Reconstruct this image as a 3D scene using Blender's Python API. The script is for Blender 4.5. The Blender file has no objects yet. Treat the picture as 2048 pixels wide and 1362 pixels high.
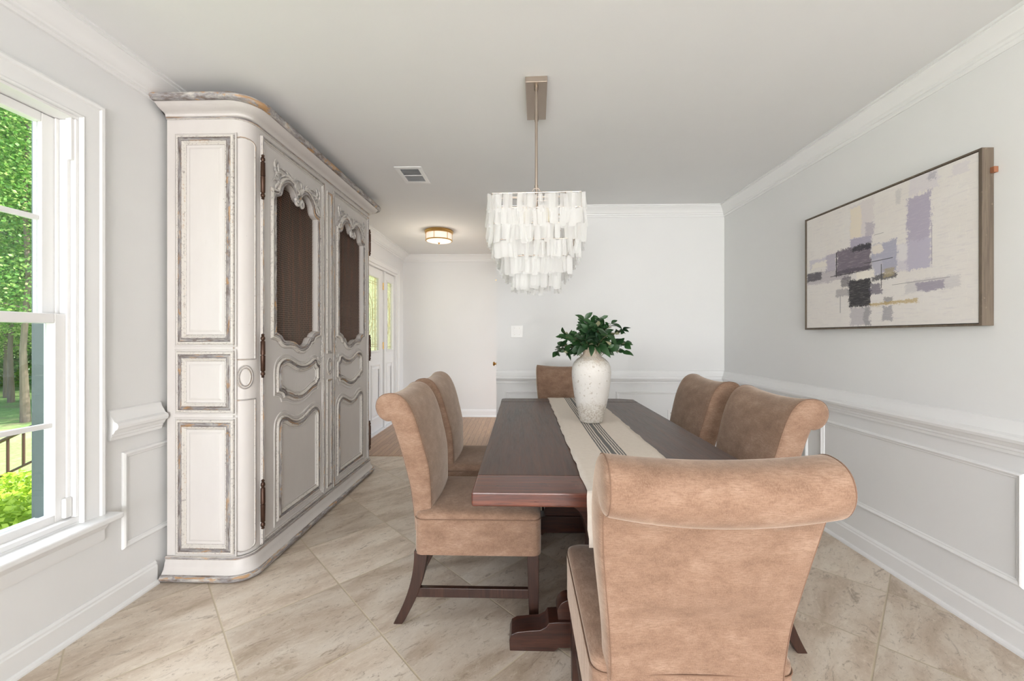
import bpy, bmesh, math, random
from mathutils import Vector, Matrix
from mathutils.geometry import tessellate_polygon
random.seed(7)
S = bpy.context.scene
C = S.collection
PI = math.pi

# ------------------------------------------------------------------ camera
cam_d = bpy.data.cameras.new('camera')
cam = bpy.data.objects.new('camera', cam_d); C.objects.link(cam)
cam.location = (0, 0, 1.21)
cam.rotation_euler = (PI/2, 0, math.atan(20/805))
cam_d.sensor_width = 36; cam_d.sensor_fit = 'HORIZONTAL'
cam_d.lens = 805/2048*36
cam_d.shift_y = -8/2048
cam_d.clip_start = 0.05; cam_d.clip_end = 300
S.camera = cam

# ------------------------------------------------------------------ light
S.view_settings.view_transform = 'Standard'
S.view_settings.look = 'None'
S.view_settings.gamma = 1
S.view_settings.use_curve_mapping = False
S.view_settings.exposure = 0.64

w = bpy.data.worlds.new('world'); S.world = w; w.use_nodes = True
wn = w.node_tree; wn.nodes.clear()
sky = wn.nodes.new('ShaderNodeTexSky'); sky.sky_type = 'NISHITA'
sky.sun_elevation = math.radians(52); sky.sun_rotation = math.radians(110)
sky.sun_disc = False; sky.air_density = 1.0; sky.dust_density = 1.5
bg = wn.nodes.new('ShaderNodeBackground'); bg.inputs['Strength'].default_value = 0.32
wo = wn.nodes.new('ShaderNodeOutputWorld')
wn.links.new(sky.outputs[0], bg.inputs[0]); wn.links.new(bg.outputs[0], wo.inputs[0])

def area(name, loc, rot, sx, sy, power, col=(1, 1, 1), spread=PI):
    l = bpy.data.lights.new(name, 'AREA'); l.shape = 'RECTANGLE'; l.size = sx; l.size_y = sy
    l.energy = power; l.color = col; l.spread = spread
    o = bpy.data.objects.new(name, l); C.objects.link(o); o.location = loc; o.rotation_euler = rot
    return o
sun = bpy.data.lights.new('sun', 'SUN'); sun.energy = 9.0; sun.angle = math.radians(1); sun.color = (1, .96, .88)
so = bpy.data.objects.new('sun', sun); C.objects.link(so)
so.rotation_euler = Vector((-0.75, -0.35, -1.0)).to_track_quat('-Z', 'Y').to_euler()
# fill lamps added behind the camera, set at openings made for them
area('rear_fill', (-0.95, -4.78, 1.35), (PI/2+.16, 0, 0), 1.3, 2.0, 53, (1, .985, .99))
area('rear_fill', (0.95, -4.78, 1.35), (PI/2+.16, 0, 0), 1.3, 2.0, 53, (1, .985, .99))
# upward fill added low behind the camera, brightening the ceiling
# foyer fill added beyond an opening made in the hidden hall wall
for bx_ in (-.95, .95):
    area('rear_up_fill', (bx_, -4.85, .55), (PI/2+.75, 0, 0), 1.3, .9, 60, (.97, .98, 1))
area('foyer_fill', (1.2, 5.35, 1.3), (0, math.radians(90), 0), 2.0, 1.0, 7.5, (.98, .98, 1))
# fill lamps added outside the left wall
area('side_fill', (-2.4, -1.9, 1.5), (0, math.radians(-88), 0), 1.7, 1.1, 50, (.98, .97, 1))
area('side_up_fill', (-2.6, -1.9, -.1), (0, math.radians(-128), 0), 1.0, 1.2, 32, (1, .96, .97))  # upward fill added at the unseen side opening
area('side_fill', (-3.5, 0.75, 3.7), (0, math.radians(-48), 0), 1.9, 2.8, 110, (.97, .97, 1))  # added to strengthen the skylight of the dining room window

# ------------------------------------------------------------------ helpers
class MB:
    def __init__(s): s.v = []; s.f = []; s.uv = {}
    def add(s, vs, fs, uvs=None):
        b = len(s.v); s.v += [tuple(p) for p in vs]; s.f += [tuple(i+b for i in f) for f in fs]
        if uvs:
            for i, q in enumerate(uvs): s.uv[b+i] = q
    def box(s, x0, x1, y0, y1, z0, z1):
        s.add([(x0,y0,z0),(x1,y0,z0),(x1,y1,z0),(x0,y1,z0),(x0,y0,z1),(x1,y0,z1),(x1,y1,z1),(x0,y1,z1)],
              [(0,3,2,1),(4,5,6,7),(0,1,5,4),(1,2,6,5),(2,3,7,6),(3,0,4,7)])
    def cyl(s, p0, p1, r0, r1=None, n=12, caps=True):
        if r1 is None: r1 = r0
        s.tube([p0, p1], [r0, r1], n, caps)
    def tube(s, pts, rs, n=10, caps=True):
        pts = [Vector(p) for p in pts]
        if not hasattr(rs, '__len__'): rs = [rs]*len(pts)
        vs = []; fs = []; N = None
        for i, p in enumerate(pts):
            t = (pts[min(i+1, len(pts)-1)] - pts[max(i-1, 0)]).normalized()
            if N is None:
                N = t.orthogonal().normalized()
            else:
                N = (N - t*N.dot(t)).normalized()
            B = t.cross(N)
            for k in range(n):
                a = 2*PI*k/n
                vs.append(p + (N*math.cos(a) + B*math.sin(a))*rs[i])
        for i in range(len(pts)-1):
            for k in range(n):
                fs.append((i*n+k, i*n+(k+1) % n, (i+1)*n+(k+1) % n, (i+1)*n+k))
        if caps:
            fs.append(tuple(reversed(range(n)))); fs.append(tuple((len(pts)-1)*n+k for k in range(n)))
        s.add(vs, fs)
    def lathe(s, prof, cx=0, cy=0, n=48, cap=True):
        vs = []; fs = []
        for r, z in prof:
            for k in range(n):
                a = 2*PI*k/n; vs.append((cx+r*math.cos(a), cy+r*math.sin(a), z))
        m = len(prof)
        for i in range(m-1):
            for k in range(n):
                fs.append((i*n+k, i*n+(k+1) % n, (i+1)*n+(k+1) % n, (i+1)*n+k))
        if cap:
            fs.append(tuple(reversed(range(n)))); fs.append(tuple((m-1)*n+k for k in range(n)))
        s.add(vs, fs)
    def plate(s, loops, mapf, h0, h1):
        """flat plate from an outer loop and holes (2D), between heights h0 < h1"""
        tri = tessellate_polygon([[Vector((a, b, 0)) for a, b in lp] for lp in loops])
        flat = [p for lp in loops for p in lp]; n = len(flat)
        vs = [mapf(a, b, h0) for a, b in flat] + [mapf(a, b, h1) for a, b in flat]
        fs = [t for t in tri] + [tuple(i+n for i in reversed(t)) for t in tri]
        b = 0
        for lp in loops:
            m = len(lp)
            for i in range(m):
                j = (i+1) % m
                fs.append((b+i, b+j, b+j+n, b+i+n))
            b += m
        s.add(vs, fs)
    def sweep(s, path, prof, mapf, closed=False, capped=True):
        """carry prof [(offset, height)] along a flat 2D path with mitred corners"""
        n = len(path); P = [Vector(p) for p in path]; vs = []; fs = []
        def nrm(a, b):
            d = (b-a).normalized(); return Vector((-d.y, d.x))
        uvs = []; run_ = 0; acc = [0]
        for q in range(1, len(prof)): acc.append(acc[-1]+math.hypot(prof[q][0]-prof[q-1][0], prof[q][1]-prof[q-1][1]))
        for ii in range(n+1 if closed else n):
            i = ii % n
            if ii: run_ += (P[i]-P[i-1]).length
            if closed: n0 = nrm(P[i-1], P[i]); n1 = nrm(P[i], P[(i+1) % n])
            else:
                n0 = nrm(P[max(i-1, 0)], P[max(i, 1)]); n1 = nrm(P[min(i, n-2)], P[min(i+1, n-1)])
            m = n0+n1
            if m.length < 1e-6: m = n0
            m.normalize(); c = max(m.dot(n0), .45); m = m/c
            for (o, h), ac in zip(prof, acc):
                q = P[i]+m*o; vs.append(mapf(q.x, q.y, h)); uvs.append((run_, ac/max(acc[-1], 1e-6)))
        k = len(prof)
        for i in range(n if closed else n-1):
            j = i+1
            for q in range(k-1):
                fs.append((i*k+q, i*k+q+1, j*k+q+1, j*k+q))
        if not closed and capped:
            fs.append(tuple(range(k))); fs.append(tuple(reversed(range((n-1)*k, n*k))))
        s.add(vs, fs, uvs)
    def build(s, name, m, parent=None, smooth=False, bevel=0, angle=35, seg=2):
        me = bpy.data.meshes.new(name); me.from_pydata([tuple(p) for p in s.v], [], s.f)
        bm = bmesh.new(); bm.from_mesh(me); bmesh.ops.recalc_face_normals(bm, faces=bm.faces); bm.to_mesh(me); bm.free()
        me.materials.append(m)
        if s.uv:
            ul = me.uv_layers.new(name='UVMap')
            for lp in me.loops: ul.data[lp.index].uv = s.uv.get(lp.vertex_index, (0, .5))
        o = bpy.data.objects.new(name, me); C.objects.link(o)
        if parent is not None: o.parent = parent
        if smooth:
            for p in me.polygons: p.use_smooth = True
            me.set_sharp_from_angle(angle=math.radians(angle))
        if bevel:
            b = o.modifiers.new('bevel', 'BEVEL'); b.width = bevel; b.segments = seg; b.limit_method = 'ANGLE'; b.angle_limit = math.radians(40)
            for p in me.polygons: p.use_smooth = True
            b.harden_normals = True
        return o

def empty(name, loc=(0, 0, 0), rz=0, label=None, cat=None, group=None, kind=None):
    o = bpy.data.objects.new(name, None); C.objects.link(o); o.location = loc; o.rotation_euler = (0, 0, rz)
    o.empty_display_size = .05
    return tag(o, label, cat, group, kind)
def tag(o, label=None, cat=None, group=None, kind=None):
    if label: o['label'] = label
    if cat: o['category'] = cat
    if group: o['group'] = group
    if kind: o['kind'] = kind
    return o
def struct(o): o['kind'] = 'structure'; return o
def copy_tree(o, parent=None):
    c = o.copy(); C.objects.link(c); c.parent = parent
    for ch in list(o.children): copy_tree(ch, c)
    return c
def smooth_loop(pts, k=4, closed=True, sharp=()):
    """Catmull-Rom through 2D points; indices in sharp stay as corners"""
    n = len(pts); out = []
    for i in range(n if closed else n-1):
        p1 = pts[i]; p2 = pts[(i+1) % n]
        p0 = pts[(i-1) % n] if (closed or i > 0) else p1
        p3 = pts[(i+2) % n] if (closed or i < n-2) else p2
        if i in sharp: p0 = (2*p1[0]-p2[0], 2*p1[1]-p2[1])
        if (i+1) % n in sharp: p3 = (2*p2[0]-p1[0], 2*p2[1]-p1[1])
        for j in range(k):
            t = j/k
            out.append(tuple(.5*((2*b)+(-a+c)*t+(2*a-5*b+4*c-d)*t*t+(-a+3*b-3*c+d)*t**3) for a, b, c, d in zip(p0, p1, p2, p3)))
    if not closed: out.append(tuple(pts[-1]))
    return out

# ------------------------------------------------------------------ materials
class NT:
    def __init__(s, name):
        s.m = bpy.data.materials.new(name); s.m.use_nodes = True; s.t = s.m.node_tree; s.n = s.t.nodes; s.n.clear()
        s.out = s.n.new('ShaderNodeOutputMaterial'); s.b = s.n.new('ShaderNodeBsdfPrincipled')
        s.t.links.new(s.b.outputs[0], s.out.inputs[0])
    def L(s, a, b): s.t.links.new(a, b)
    def new(s, typ, **kw):
        o = s.n.new(typ)
        for k, v in kw.items():
            if k in o.inputs: o.inputs[k].default_value = v
            else: setattr(o, k, v)
        return o
    def coord(s, kind='Object', scale=(1, 1, 1), rot=(0, 0, 0), loc=(0, 0, 0)):
        t = s.new('ShaderNodeTexCoord'); m = s.new('ShaderNodeMapping')
        m.inputs['Scale'].default_value = scale; m.inputs['Rotation'].default_value = rot; m.inputs['Location'].default_value = loc
        s.L(t.outputs[kind], m.inputs[0]); return m.outputs[0]
    def noise(s, vec, scale=5, detail=4, rough=.55, dist=0):
        n = s.new('ShaderNodeTexNoise'); n.inputs['Scale'].default_value = scale; n.inputs['Detail'].default_value = detail
        n.inputs['Roughness'].default_value = rough; n.inputs['Distortion'].default_value = dist
        if vec is not None: s.L(vec, n.inputs['Vector'])
        return n.outputs['Fac']
    def ramp(s, fac, stops, interp='LINEAR'):
        r = s.new('ShaderNodeValToRGB'); e = r.color_ramp.elements; r.color_ramp.interpolation = interp
        while len(e) < len(stops): e.new(.5)
        for x, (p, c) in zip(e, stops):
            x.position = p; x.color = (c, c, c, 1) if not hasattr(c, '__len__') else (*c, 1)
        s.L(fac, r.inputs[0]); return r.outputs[0]
    def mix(s, fac, a, b, mode='MIX'):
        m = s.new('ShaderNodeMix', data_type='RGBA', blend_type=mode)
        for i, v in ((0, fac), (6, a), (7, b)):
            if hasattr(v, 'links'): s.L(v, m.inputs[i])
            elif i == 0: m.inputs[0].default_value = v
            else: m.inputs[i].default_value = (*v, 1)
        return m.outputs[2]
    def math(s, op, a, b=0, c=0):
        m = s.new('ShaderNodeMath', operation=op)
        for i, v in enumerate((a, b, c)):
            if hasattr(v, 'links'): s.L(v, m.inputs[i])
            else: m.inputs[i].default_value = v
        return m.outputs[0]
    def bump(s, h, strength=.3, dist=.002):
        b = s.new('ShaderNodeBump'); b.inputs['Strength'].default_value = strength; b.inputs['Distance'].default_value = dist
        s.L(h, b.inputs['Height']); s.L(b.outputs[0], s.b.inputs['Normal'])
    def set(s, color=None, rough=None, metal=None, **kw):
        for k, v in (('Base Color', color), ('Roughness', rough), ('Metallic', metal), *kw.items()):
            if v is None: continue
            if hasattr(v, 'links'): s.L(v, s.b.inputs[k])
            elif k == 'Base Color': s.b.inputs[k].default_value = (*v, 1)
            else: s.b.inputs[k].default_value = v
        return s.m
def plain(name, col, rough=.5, metal=0, **kw):
    return NT(name).set(col, rough, metal, **kw)

def mk_paint(name, col, rough, amt=.02, bscale=300):
    t = NT(name); n = t.noise(t.coord(), 3, 3)
    c = t.mix(n, tuple(x*(1-amt) for x in col), tuple(min(x*(1+amt), 1) for x in col))
    t.bump(t.noise(t.coord(), bscale, 2), .06, .001)
    return t.set(c, rough)
M = {}
M['wall'] = mk_paint('wall_paint', (.79, .79, .785), .6)
M['ceiling'] = mk_paint('ceiling_paint', (.80, .80, .795), .8)
M['trim'] = mk_paint('trim_paint', (.83, .83, .825), .32, .01)
M['vinyl'] = mk_paint('window_vinyl', (.82, .81, .80), .35, .01)
M['dark_slot'] = plain('dark_slot', (.02, .02, .02), .8)
M['plastic'] = plain('white_plastic', (.82, .81, .79), .35)
M['brass'] = plain('brass', (.66, .42, .15), .28, 1)
M['nickel'] = plain('brushed_nickel', (.46, .39, .33), .38, 1)
M['iron'] = plain('aged_iron', (.07, .035, .022), .4, .6)

def mk_tile():
    t = NT('travertine_tile')
    tc = t.new('ShaderNodeTexCoord'); sep = t.new('ShaderNodeSeparateXYZ'); t.L(tc.outputs['Object'], sep.inputs[0])
    X, Y = sep.outputs[0], sep.outputs[1]; P = .463; r = 1/math.sqrt(2)
    a = t.math('MULTIPLY_ADD', t.math('ADD', X, Y), r/P, -.281/P + 20)
    b = t.math('MULTIPLY_ADD', t.math('SUBTRACT', Y, X), r/P, -2.007/P + 20)
    fa, fb = t.math('FRACT', a), t.math('FRACT', b)
    ia, ib = t.math('FLOOR', a), t.math('FLOOR', b)
    da = t.math('MINIMUM', fa, t.math('SUBTRACT', 1, fa)); db = t.math('MINIMUM', fb, t.math('SUBTRACT', 1, fb))
    d = t.math('MINIMUM', da, db)
    g = t.ramp(d, [(.0045, 1), (.0085, 0)])
    cid = t.new('ShaderNodeCombineXYZ'); t.L(ia, cid.inputs[0]); t.L(ib, cid.inputs[1])
    wn_ = t.new('ShaderNodeTexWhiteNoise', noise_dimensions='3D'); t.L(cid.outputs[0], wn_.inputs['Vector'])
    # streak coordinates: long along a, short along b, shifted per tile
    cv = t.new('ShaderNodeCombineXYZ')
    t.L(t.math('ADD', t.math('MULTIPLY', a, .75), t.math('MULTIPLY', wn_.outputs['Value'], 37)), cv.inputs[0])
    t.L(t.math('ADD', t.math('MULTIPLY', b, 2.1), t.math('MULTIPLY', wn_.outputs['Value'], 91)), cv.inputs[1])
    big = t.noise(cv.outputs[0], 1.5, 6, .62, .5)
    vein = t.noise(cv.outputs[0], 2.6, 12, .78, .9)
    cf = t.new('ShaderNodeCombineXYZ'); t.L(t.math('MULTIPLY_ADD', a, 1.5, 3), cf.inputs[0]); t.L(t.math('MULTIPLY', b, 2.6), cf.inputs[1]); t.L(wn_.outputs['Value'], cf.inputs[2])
    fine = t.noise(cf.outputs[0], 9, 12, .8, .8)
    c = t.ramp(big, [(.30, (.42, .33, .24)), (.42, (.53, .43, .335)), (.52, (.62, .53, .43)), (.64, (.67, .59, .495))])
    c = t.mix(t.ramp(vein, [(.36, .75), (.43, 0)]), c, (.27, .205, .15))
    c = t.mix(t.ramp(vein, [(.54, 0), (.66, .6)]), c, (.76, .69, .58))
    c = t.mix(t.ramp(fine, [(.37, .75), (.45, 0)]), c, (.27, .205, .145))
    c = t.mix(t.ramp(fine, [(.55, 0), (.66, .45)]), c, (.80, .73, .63))
    # small pits along the veins
    pit = t.math('MULTIPLY', t.ramp(t.noise(cf.outputs[0], 50, 3, .5), [(.66, 0), (.72, 1)]), t.ramp(t.noise(cv.outputs[0], 4, 3), [(.48, 0), (.6, 1)]))
    c = t.mix(t.math('MULTIPLY', pit, .75), c, (.16, .12, .09))
    tone = t.new('ShaderNodeHueSaturation'); t.L(c, tone.inputs['Color']); t.L(t.math('MULTIPLY_ADD', wn_.outputs['Value'], .22, .86), tone.inputs['Value'])
    c = t.mix(g, tone.outputs[0], (.50, .42, .30))
    hgt = t.math('SUBTRACT', t.math('MULTIPLY', fine, .3), t.math('ADD', g, t.math('MULTIPLY', pit, .5)))
    t.bump(hgt, .35, .0025)
    return t.set(c, t.math('MULTIPLY_ADD', fine, .25, .28))
M['tile'] = mk_tile()

def mk_strip():
    t = NT('oak_strip_floor'); v = t.coord('Object', rot=(0, 0, PI/2))
    b = t.new('ShaderNodeTexBrick'); t.L(v, b.inputs['Vector'])
    b.inputs['Scale'].default_value = 1; b.inputs['Brick Width'].default_value = .9; b.inputs['Row Height'].default_value = .057
    b.inputs['Mortar Size'].default_value = .0016; b.inputs['Mortar Smooth'].default_value = .2
    b.inputs['Color1'].default_value = (.50, .30, .165, 1); b.inputs['Color2'].default_value = (.40, .23, .12, 1); b.inputs['Mortar'].default_value = (.06, .03, .015, 1)
    g = t.noise(t.coord('Object', (30, 1.6, 1)), 4, 6, .6, .5)
    c = t.mix(t.ramp(g, [(.35, .5), (.6, 0)]), b.outputs[0], (.19, .10, .05))
    return t.set(c, .33)
M['strip'] = mk_strip()

def mk_wood(name, c0, c1, c2, rough, axis='Y', gs=1, coat=.0):
    t = NT(name)
    sc = {'Y': (22, 1.2, 22), 'X': (1.2, 22, 22), 'Z': (22, 22, 1.2)}[axis]
    v = t.coord('Object', sc)
    g = t.noise(v, 1.3*gs, 6, .65, 1.2); f = t.noise(v, 9*gs, 4, .6)
    c = t.ramp(g, [(.3, c0), (.5, c1), (.7, c2)])
    c = t.mix(t.ramp(f, [(.35, .7), (.55, 0)]), c, c0)
    sp = t.noise(t.coord(), 60, 3); c = t.mix(t.ramp(sp, [(.68, 0), (.75, .35)]), c, tuple(min(1, 2.2*x) for x in c2))
    t.bump(f, .16, .0012)
    return t.set(c, t.math('MULTIPLY_ADD', f, .22, rough), **{'Coat Weight': coat, 'Coat Roughness': .15})
M['table_top'] = mk_wood('dark_pine_tabletop', (.034, .015, .010), (.068, .029, .018), (.11, .048, .028), .27, 'Y')
M['table_end'] = mk_wood('red_brown_pine', (.045, .012, .008), (.11, .028, .014), (.20, .055, .022), .2, 'X', 1, .3)
M['table_base'] = mk_wood('dark_pine_base', (.018, .007, .005), (.045, .014, .008), (.085, .026, .013), .22, 'X', 1, .3)
M['leg_wood'] = mk_wood('walnut_stained_leg', (.022, .009, .006), (.040, .016, .010), (.06, .024, .014), .28, 'Z')

def mk_fabric(name, dark, mid, light):
    t = NT(name)
    n1 = t.noise(t.coord('Object', (5, 5, 9)), 2.2, 6, .72, .1)
    n2 = t.noise(t.coord('Object', (20, 20, 170)), 3, 4, .7)
    n3 = t.noise(t.coord('Object', (150, 150, 90)), 3, 4, .7)
    c = t.ramp(n1, [(.32, dark), (.5, mid), (.68, light)])
    c = t.mix(t.ramp(n2, [(.4, .6), (.55, 0)]), c, dark)
    c = t.mix(t.ramp(n3, [(.46, 0), (.68, .5)]), c, light)
    wv = t.noise(t.coord('Object', (1, 1, 1)), 420, 2, .6)
    t.bump(t.math('ADD', wv, t.math('MULTIPLY', n2, .5)), .35, .0008)
    return t.set(c, .88, **{'Sheen Weight': .55, 'Sheen Roughness': .4, 'Sheen Tint': (.95, .82, .70, 1), 'Specular IOR Level': .2})
M['fabric'] = mk_fabric('tan_chenille', (.185, .108, .070), (.262, .160, .108), (.355, .236, .168))
M['piping'] = plain('chenille_piping', (.20, .115, .075), .9)

def mk_linen():
    t = NT('linen_runner')
    tc = t.new('ShaderNodeTexCoord'); sep = t.new('ShaderNodeSeparateXYZ'); t.L(tc.outputs['UV'], sep.inputs[0])
    nb = t.noise(t.coord('UV', (1, 5, 1)), 14, 3)
    x = t.math('ADD', sep.outputs[0], t.math('MULTIPLY_ADD', nb, .012, -.006))
    n = t.noise(t.coord('UV', (180, 900, 1)), 1, 3, .7); n2 = t.noise(t.coord('UV', (8, 30, 1)), 2, 4)
    c = t.mix(n2, (.66, .58, .50), (.78, .71, .63)); c = t.mix(t.ramp(n, [(.35, .35), (.6, 0)]), c, (.52, .44, .37))
    m = None
    for x0, w_ in ((.355, .010), (.388, .010), (.421, .010), (.475, .028), (.530, .010), (.563, .010), (.596, .010)):
        k = t.math('LESS_THAN', t.math('ABSOLUTE', t.math('SUBTRACT', x, x0)), w_)
        m = k if m is None else t.math('MAXIMUM', m, k)
    st = t.mix(n, (.03, .03, .032), (.17, .17, .17))
    c = t.mix(t.math('MULTIPLY', m, .92), c, st)
    t.bump(n, .4, .001)
    return t.set(c, .95)
M['linen'] = mk_linen()

def mk_cream():
    t = NT('cream_distressed_paint'); o = t.coord()
    n = t.noise(t.coord('Object', (3, 3, 1)), 2.2, 5, .6)
    c = t.mix(n, (.55, .515, .49), (.645, .615, .59))
    s = t.noise(t.coord('Object', (40, 40, 2.2)), 1.4, 6, .7)
    c = t.mix(t.ramp(s, [(.66, 0), (.74, .4)]), c, (.42, .39, .37))
    chip = t.noise(o, 75, 4, .65)
    big = t.noise(t.coord('Object', (2, 2, 1)), 3, 2)
    k = t.math('MULTIPLY', t.ramp(chip, [(.70, 0), (.73, 1)]), t.ramp(big, [(.5, 0), (.6, 1)]))
    c = t.mix(k, c, (.12, .09, .075))
    t.bump(t.noise(t.coord('Object', (30, 30, 3)), 3, 4), .15, .0015)
    return t.set(c, .48)
M['cream'] = mk_cream()
def mk_worn(name, zones=True):
    t = NT(name); o = t.coord()
    tc = t.new('ShaderNodeTexCoord'); sp = t.new('ShaderNodeSeparateXYZ'); t.L(tc.outputs['UV'], sp.inputs[0]); U, V = sp.outputs[0], sp.outputs[1]
    big = t.noise(o, 1.7, 2)
    cv = t.new('ShaderNodeCombineXYZ'); t.L(t.math('MULTIPLY', U, 5), cv.inputs[0]); t.L(t.math('MULTIPLY', V, 3.2), cv.inputs[1]); t.L(t.math('MULTIPLY', big, 9), cv.inputs[2])
    n = t.noise(cv.outputs[0], 1.6, 6, .72, .3)
    cv2 = t.new('ShaderNodeCombineXYZ'); t.L(t.math('MULTIPLY', U, 4), cv2.inputs[0]); t.L(t.math('MULTIPLY_ADD', V, 2.6, 7.3), cv2.inputs[1]); t.L(t.math('MULTIPLY', big, 11), cv2.inputs[2])
    n2 = t.noise(cv2.outputs[0], 1.3, 5, .65, .2); chip = t.noise(o, 90, 4, .7)
    c = t.ramp(n, [(.30, (.10, .072, .06)), (.41, (.19, .155, .135)), (.49, (.28, .265, .27)), (.56, (.40, .375, .35)), (.67, (.58, .545, .50))])
    c = t.mix(t.ramp(n2, [(.56, 0), (.60, .75)]), c, (.47, .26, .10))
    c = t.mix(t.ramp(n2, [(.33, .7), (.40, 0)]), c, (.13, .095, .085))
    if zones:
        vv = t.math('ADD', V, t.math('MULTIPLY_ADD', chip, .10, -.05))
        cream = t.ramp(vv, [(.0, 1), (.27, 1), (.31, 0), (.66, 0), (.71, .9), (1, 1)])
        c = t.mix(t.math('MULTIPLY', cream, t.ramp(chip, [(.36, .3), (.46, 1)])), c, (.61, .575, .53))
        line = t.ramp(vv, [(.02, .75), (.045, 0), (.27, 0), (.30, .85), (.33, 0), (.64, 0), (.675, .9), (.71, 0), (.965, 0), (.985, .7)])
        c = t.mix(line, c, (.10, .075, .07))
    t.bump(n, .3, .0015)
    return t.set(c, .5)
M['worn'] = mk_worn('worn_grey_moulding')
M['worn_edge'] = mk_worn('worn_blue_grey_edge', False)
M['carved'] = (lambda t: (t.bump(t.noise(t.coord(), 90, 3), .3, .001), t.set(t.mix(t.ramp(t.noise(t.coord('Object', (1, 1, 1)), 42, 4, .6), [(.40, .75), (.52, 0)]), (.60, .57, .535), (.25, .235, .24)), .5))[1])(NT('carved_relief_paint'))
M['inside'] = mk_wood('armoire_inside', (.010, .003, .002), (.035, .009, .005), (.13, .032, .012), .5, 'Z')
M['wire'] = plain('copper_wire', (.46, .34, .28), .4, .8)

def mk_vase():
    t = NT('rough_plaster_glaze'); o = t.coord(); sep = t.new('ShaderNodeSeparateXYZ'); t.L(o, sep.inputs[0])
    n = t.noise(o, 22, 6, .7); n2 = t.noise(o, 120, 5, .75)
    z = t.math('ADD', sep.outputs[2], t.math('MULTIPLY_ADD', n, .14, -.07))
    low = t.ramp(z, [(.07, 1), (.12, 0)]); up = t.ramp(z, [(.28, 0), (.335, 1)])
    base = t.mix(n, (.66, .62, .575), (.76, .735, .70))
    pat = t.mix(t.ramp(n2, [(.42, 1), (.56, 0)]), (.66, .63, .58), (.44, .38, .31))
    c = t.mix(t.math('MAXIMUM', low, up), base, pat)
    c = t.mix(t.ramp(t.noise(o, 60, 3), [(.63, 0), (.67, .7)]), c, (.42, .36, .29))
    neck = t.ramp(z, [(.32, 0), (.36, .8)]); c = t.mix(neck, c, (.50, .39, .29))
    t.bump(t.math('ADD', n2, n), .8, .004)
    return t.set(c, .75)
M['vase'] = mk_vase()
def mk_leaf(name, a, b, trans=.25, rough=.4, hi=None):
    t = NT(name); n = t.noise(t.coord(), 9, 3); c = t.mix(t.ramp(n, [(.35, 0), (.65, 1)]), a, b)
    if hi: c = t.mix(t.ramp(t.noise(t.coord(), 5, 4, .7), [(.52, 0), (.6, .9)]), c, hi)  # hi paints sunlit highlights into the leaf colour
    t.set(c, rough)
    tr = t.new('ShaderNodeBsdfTranslucent'); t.L(c, tr.inputs[0]); m = t.new('ShaderNodeMixShader'); m.inputs[0].default_value = trans
    t.L(t.b.outputs[0], m.inputs[1]); t.L(tr.outputs[0], m.inputs[2]); t.L(m.outputs[0], t.out.inputs[0])
    return t.m
M['leaf'] = mk_leaf('glossy_leaf', (.008, .030, .010), (.028, .085, .022), .10, .38)
M['leaf_pale'] = mk_leaf('pale_leaf', (.30, .34, .20), (.40, .36, .22), .2, .5)
M['stem'] = plain('plant_stem', (.16, .13, .06), .6)
M['tree_leaf'] = mk_leaf('tree_leaf', (.16, .36, .05), (.42, .62, .14), .45, .5, (.78, .85, .38))
M['tree_leaf_deep'] = mk_leaf('tree_leaf_deep', (.07, .22, .035), (.22, .42, .09), .4, .5, (.60, .75, .25))
M['bush_leaf'] = mk_leaf('bush_leaf', (.28, .45, .03), (.55, .70, .08), .4, .5)
M['bark'] = (lambda t: t.set(t.mix(t.noise(t.coord('Object', (6, 6, 1)), 4, 5), (.10, .07, .05), (.30, .24, .19)), .9))(NT('bark'))
def mk_grass():
    t = NT('lawn_grass'); n = t.noise(t.coord(), .5, 5, .7); f = t.noise(t.coord(), 30, 4)
    c = t.ramp(n, [(.38, (.30, .22, .15)), (.46, (.24, .34, .12)), (.62, (.42, .54, .22)), (.75, (.58, .60, .36))])
    c = t.mix(t.ramp(f, [(.4, .5), (.6, 0)]), c, (.12, .22, .04)); return t.set(c, .9)
M['grass'] = mk_grass()
def mk_brick():
    t = NT('pale_brick'); b = t.new('ShaderNodeTexBrick'); t.L(t.coord('UV'), b.inputs['Vector'])
    b.inputs['Scale'].default_value = 1; b.inputs['Brick Width'].default_value = .2; b.inputs['Row Height'].default_value = .075; b.inputs['Mortar Size'].default_value = .007
    b.inputs['Color1'].default_value = (.50, .30, .24, 1); b.inputs['Color2'].default_value = (.62, .42, .34, 1); b.inputs['Mortar'].default_value = (.72, .68, .62, 1)
    return t.set(b.outputs[0], .85)
M['brick'] = mk_brick()
M['rail'] = plain('brown_iron_rail', (.10, .055, .04), .5, .4)
M['alum'] = plain('grey_green_frame', (.12, .14, .14), .6)
def mk_glass(name, tint=(1, 1, 1), refl=.06, rough=0.0):
    t = NT(name); tr = t.new('ShaderNodeBsdfTransparent'); tr.inputs[0].default_value = (*tint, 1)
    gl = t.new('ShaderNodeBsdfGlossy'); gl.inputs['Roughness'].default_value = rough
    m = t.new('ShaderNodeMixShader'); m.inputs[0].default_value = refl
    t.L(tr.outputs[0], m.inputs[1]); t.L(gl.outputs[0], m.inputs[2]); t.L(m.outputs[0], t.out.inputs[0]); return t.m
M['glass'] = mk_glass('window_glass', (.98, 1, .99), .045)
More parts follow.
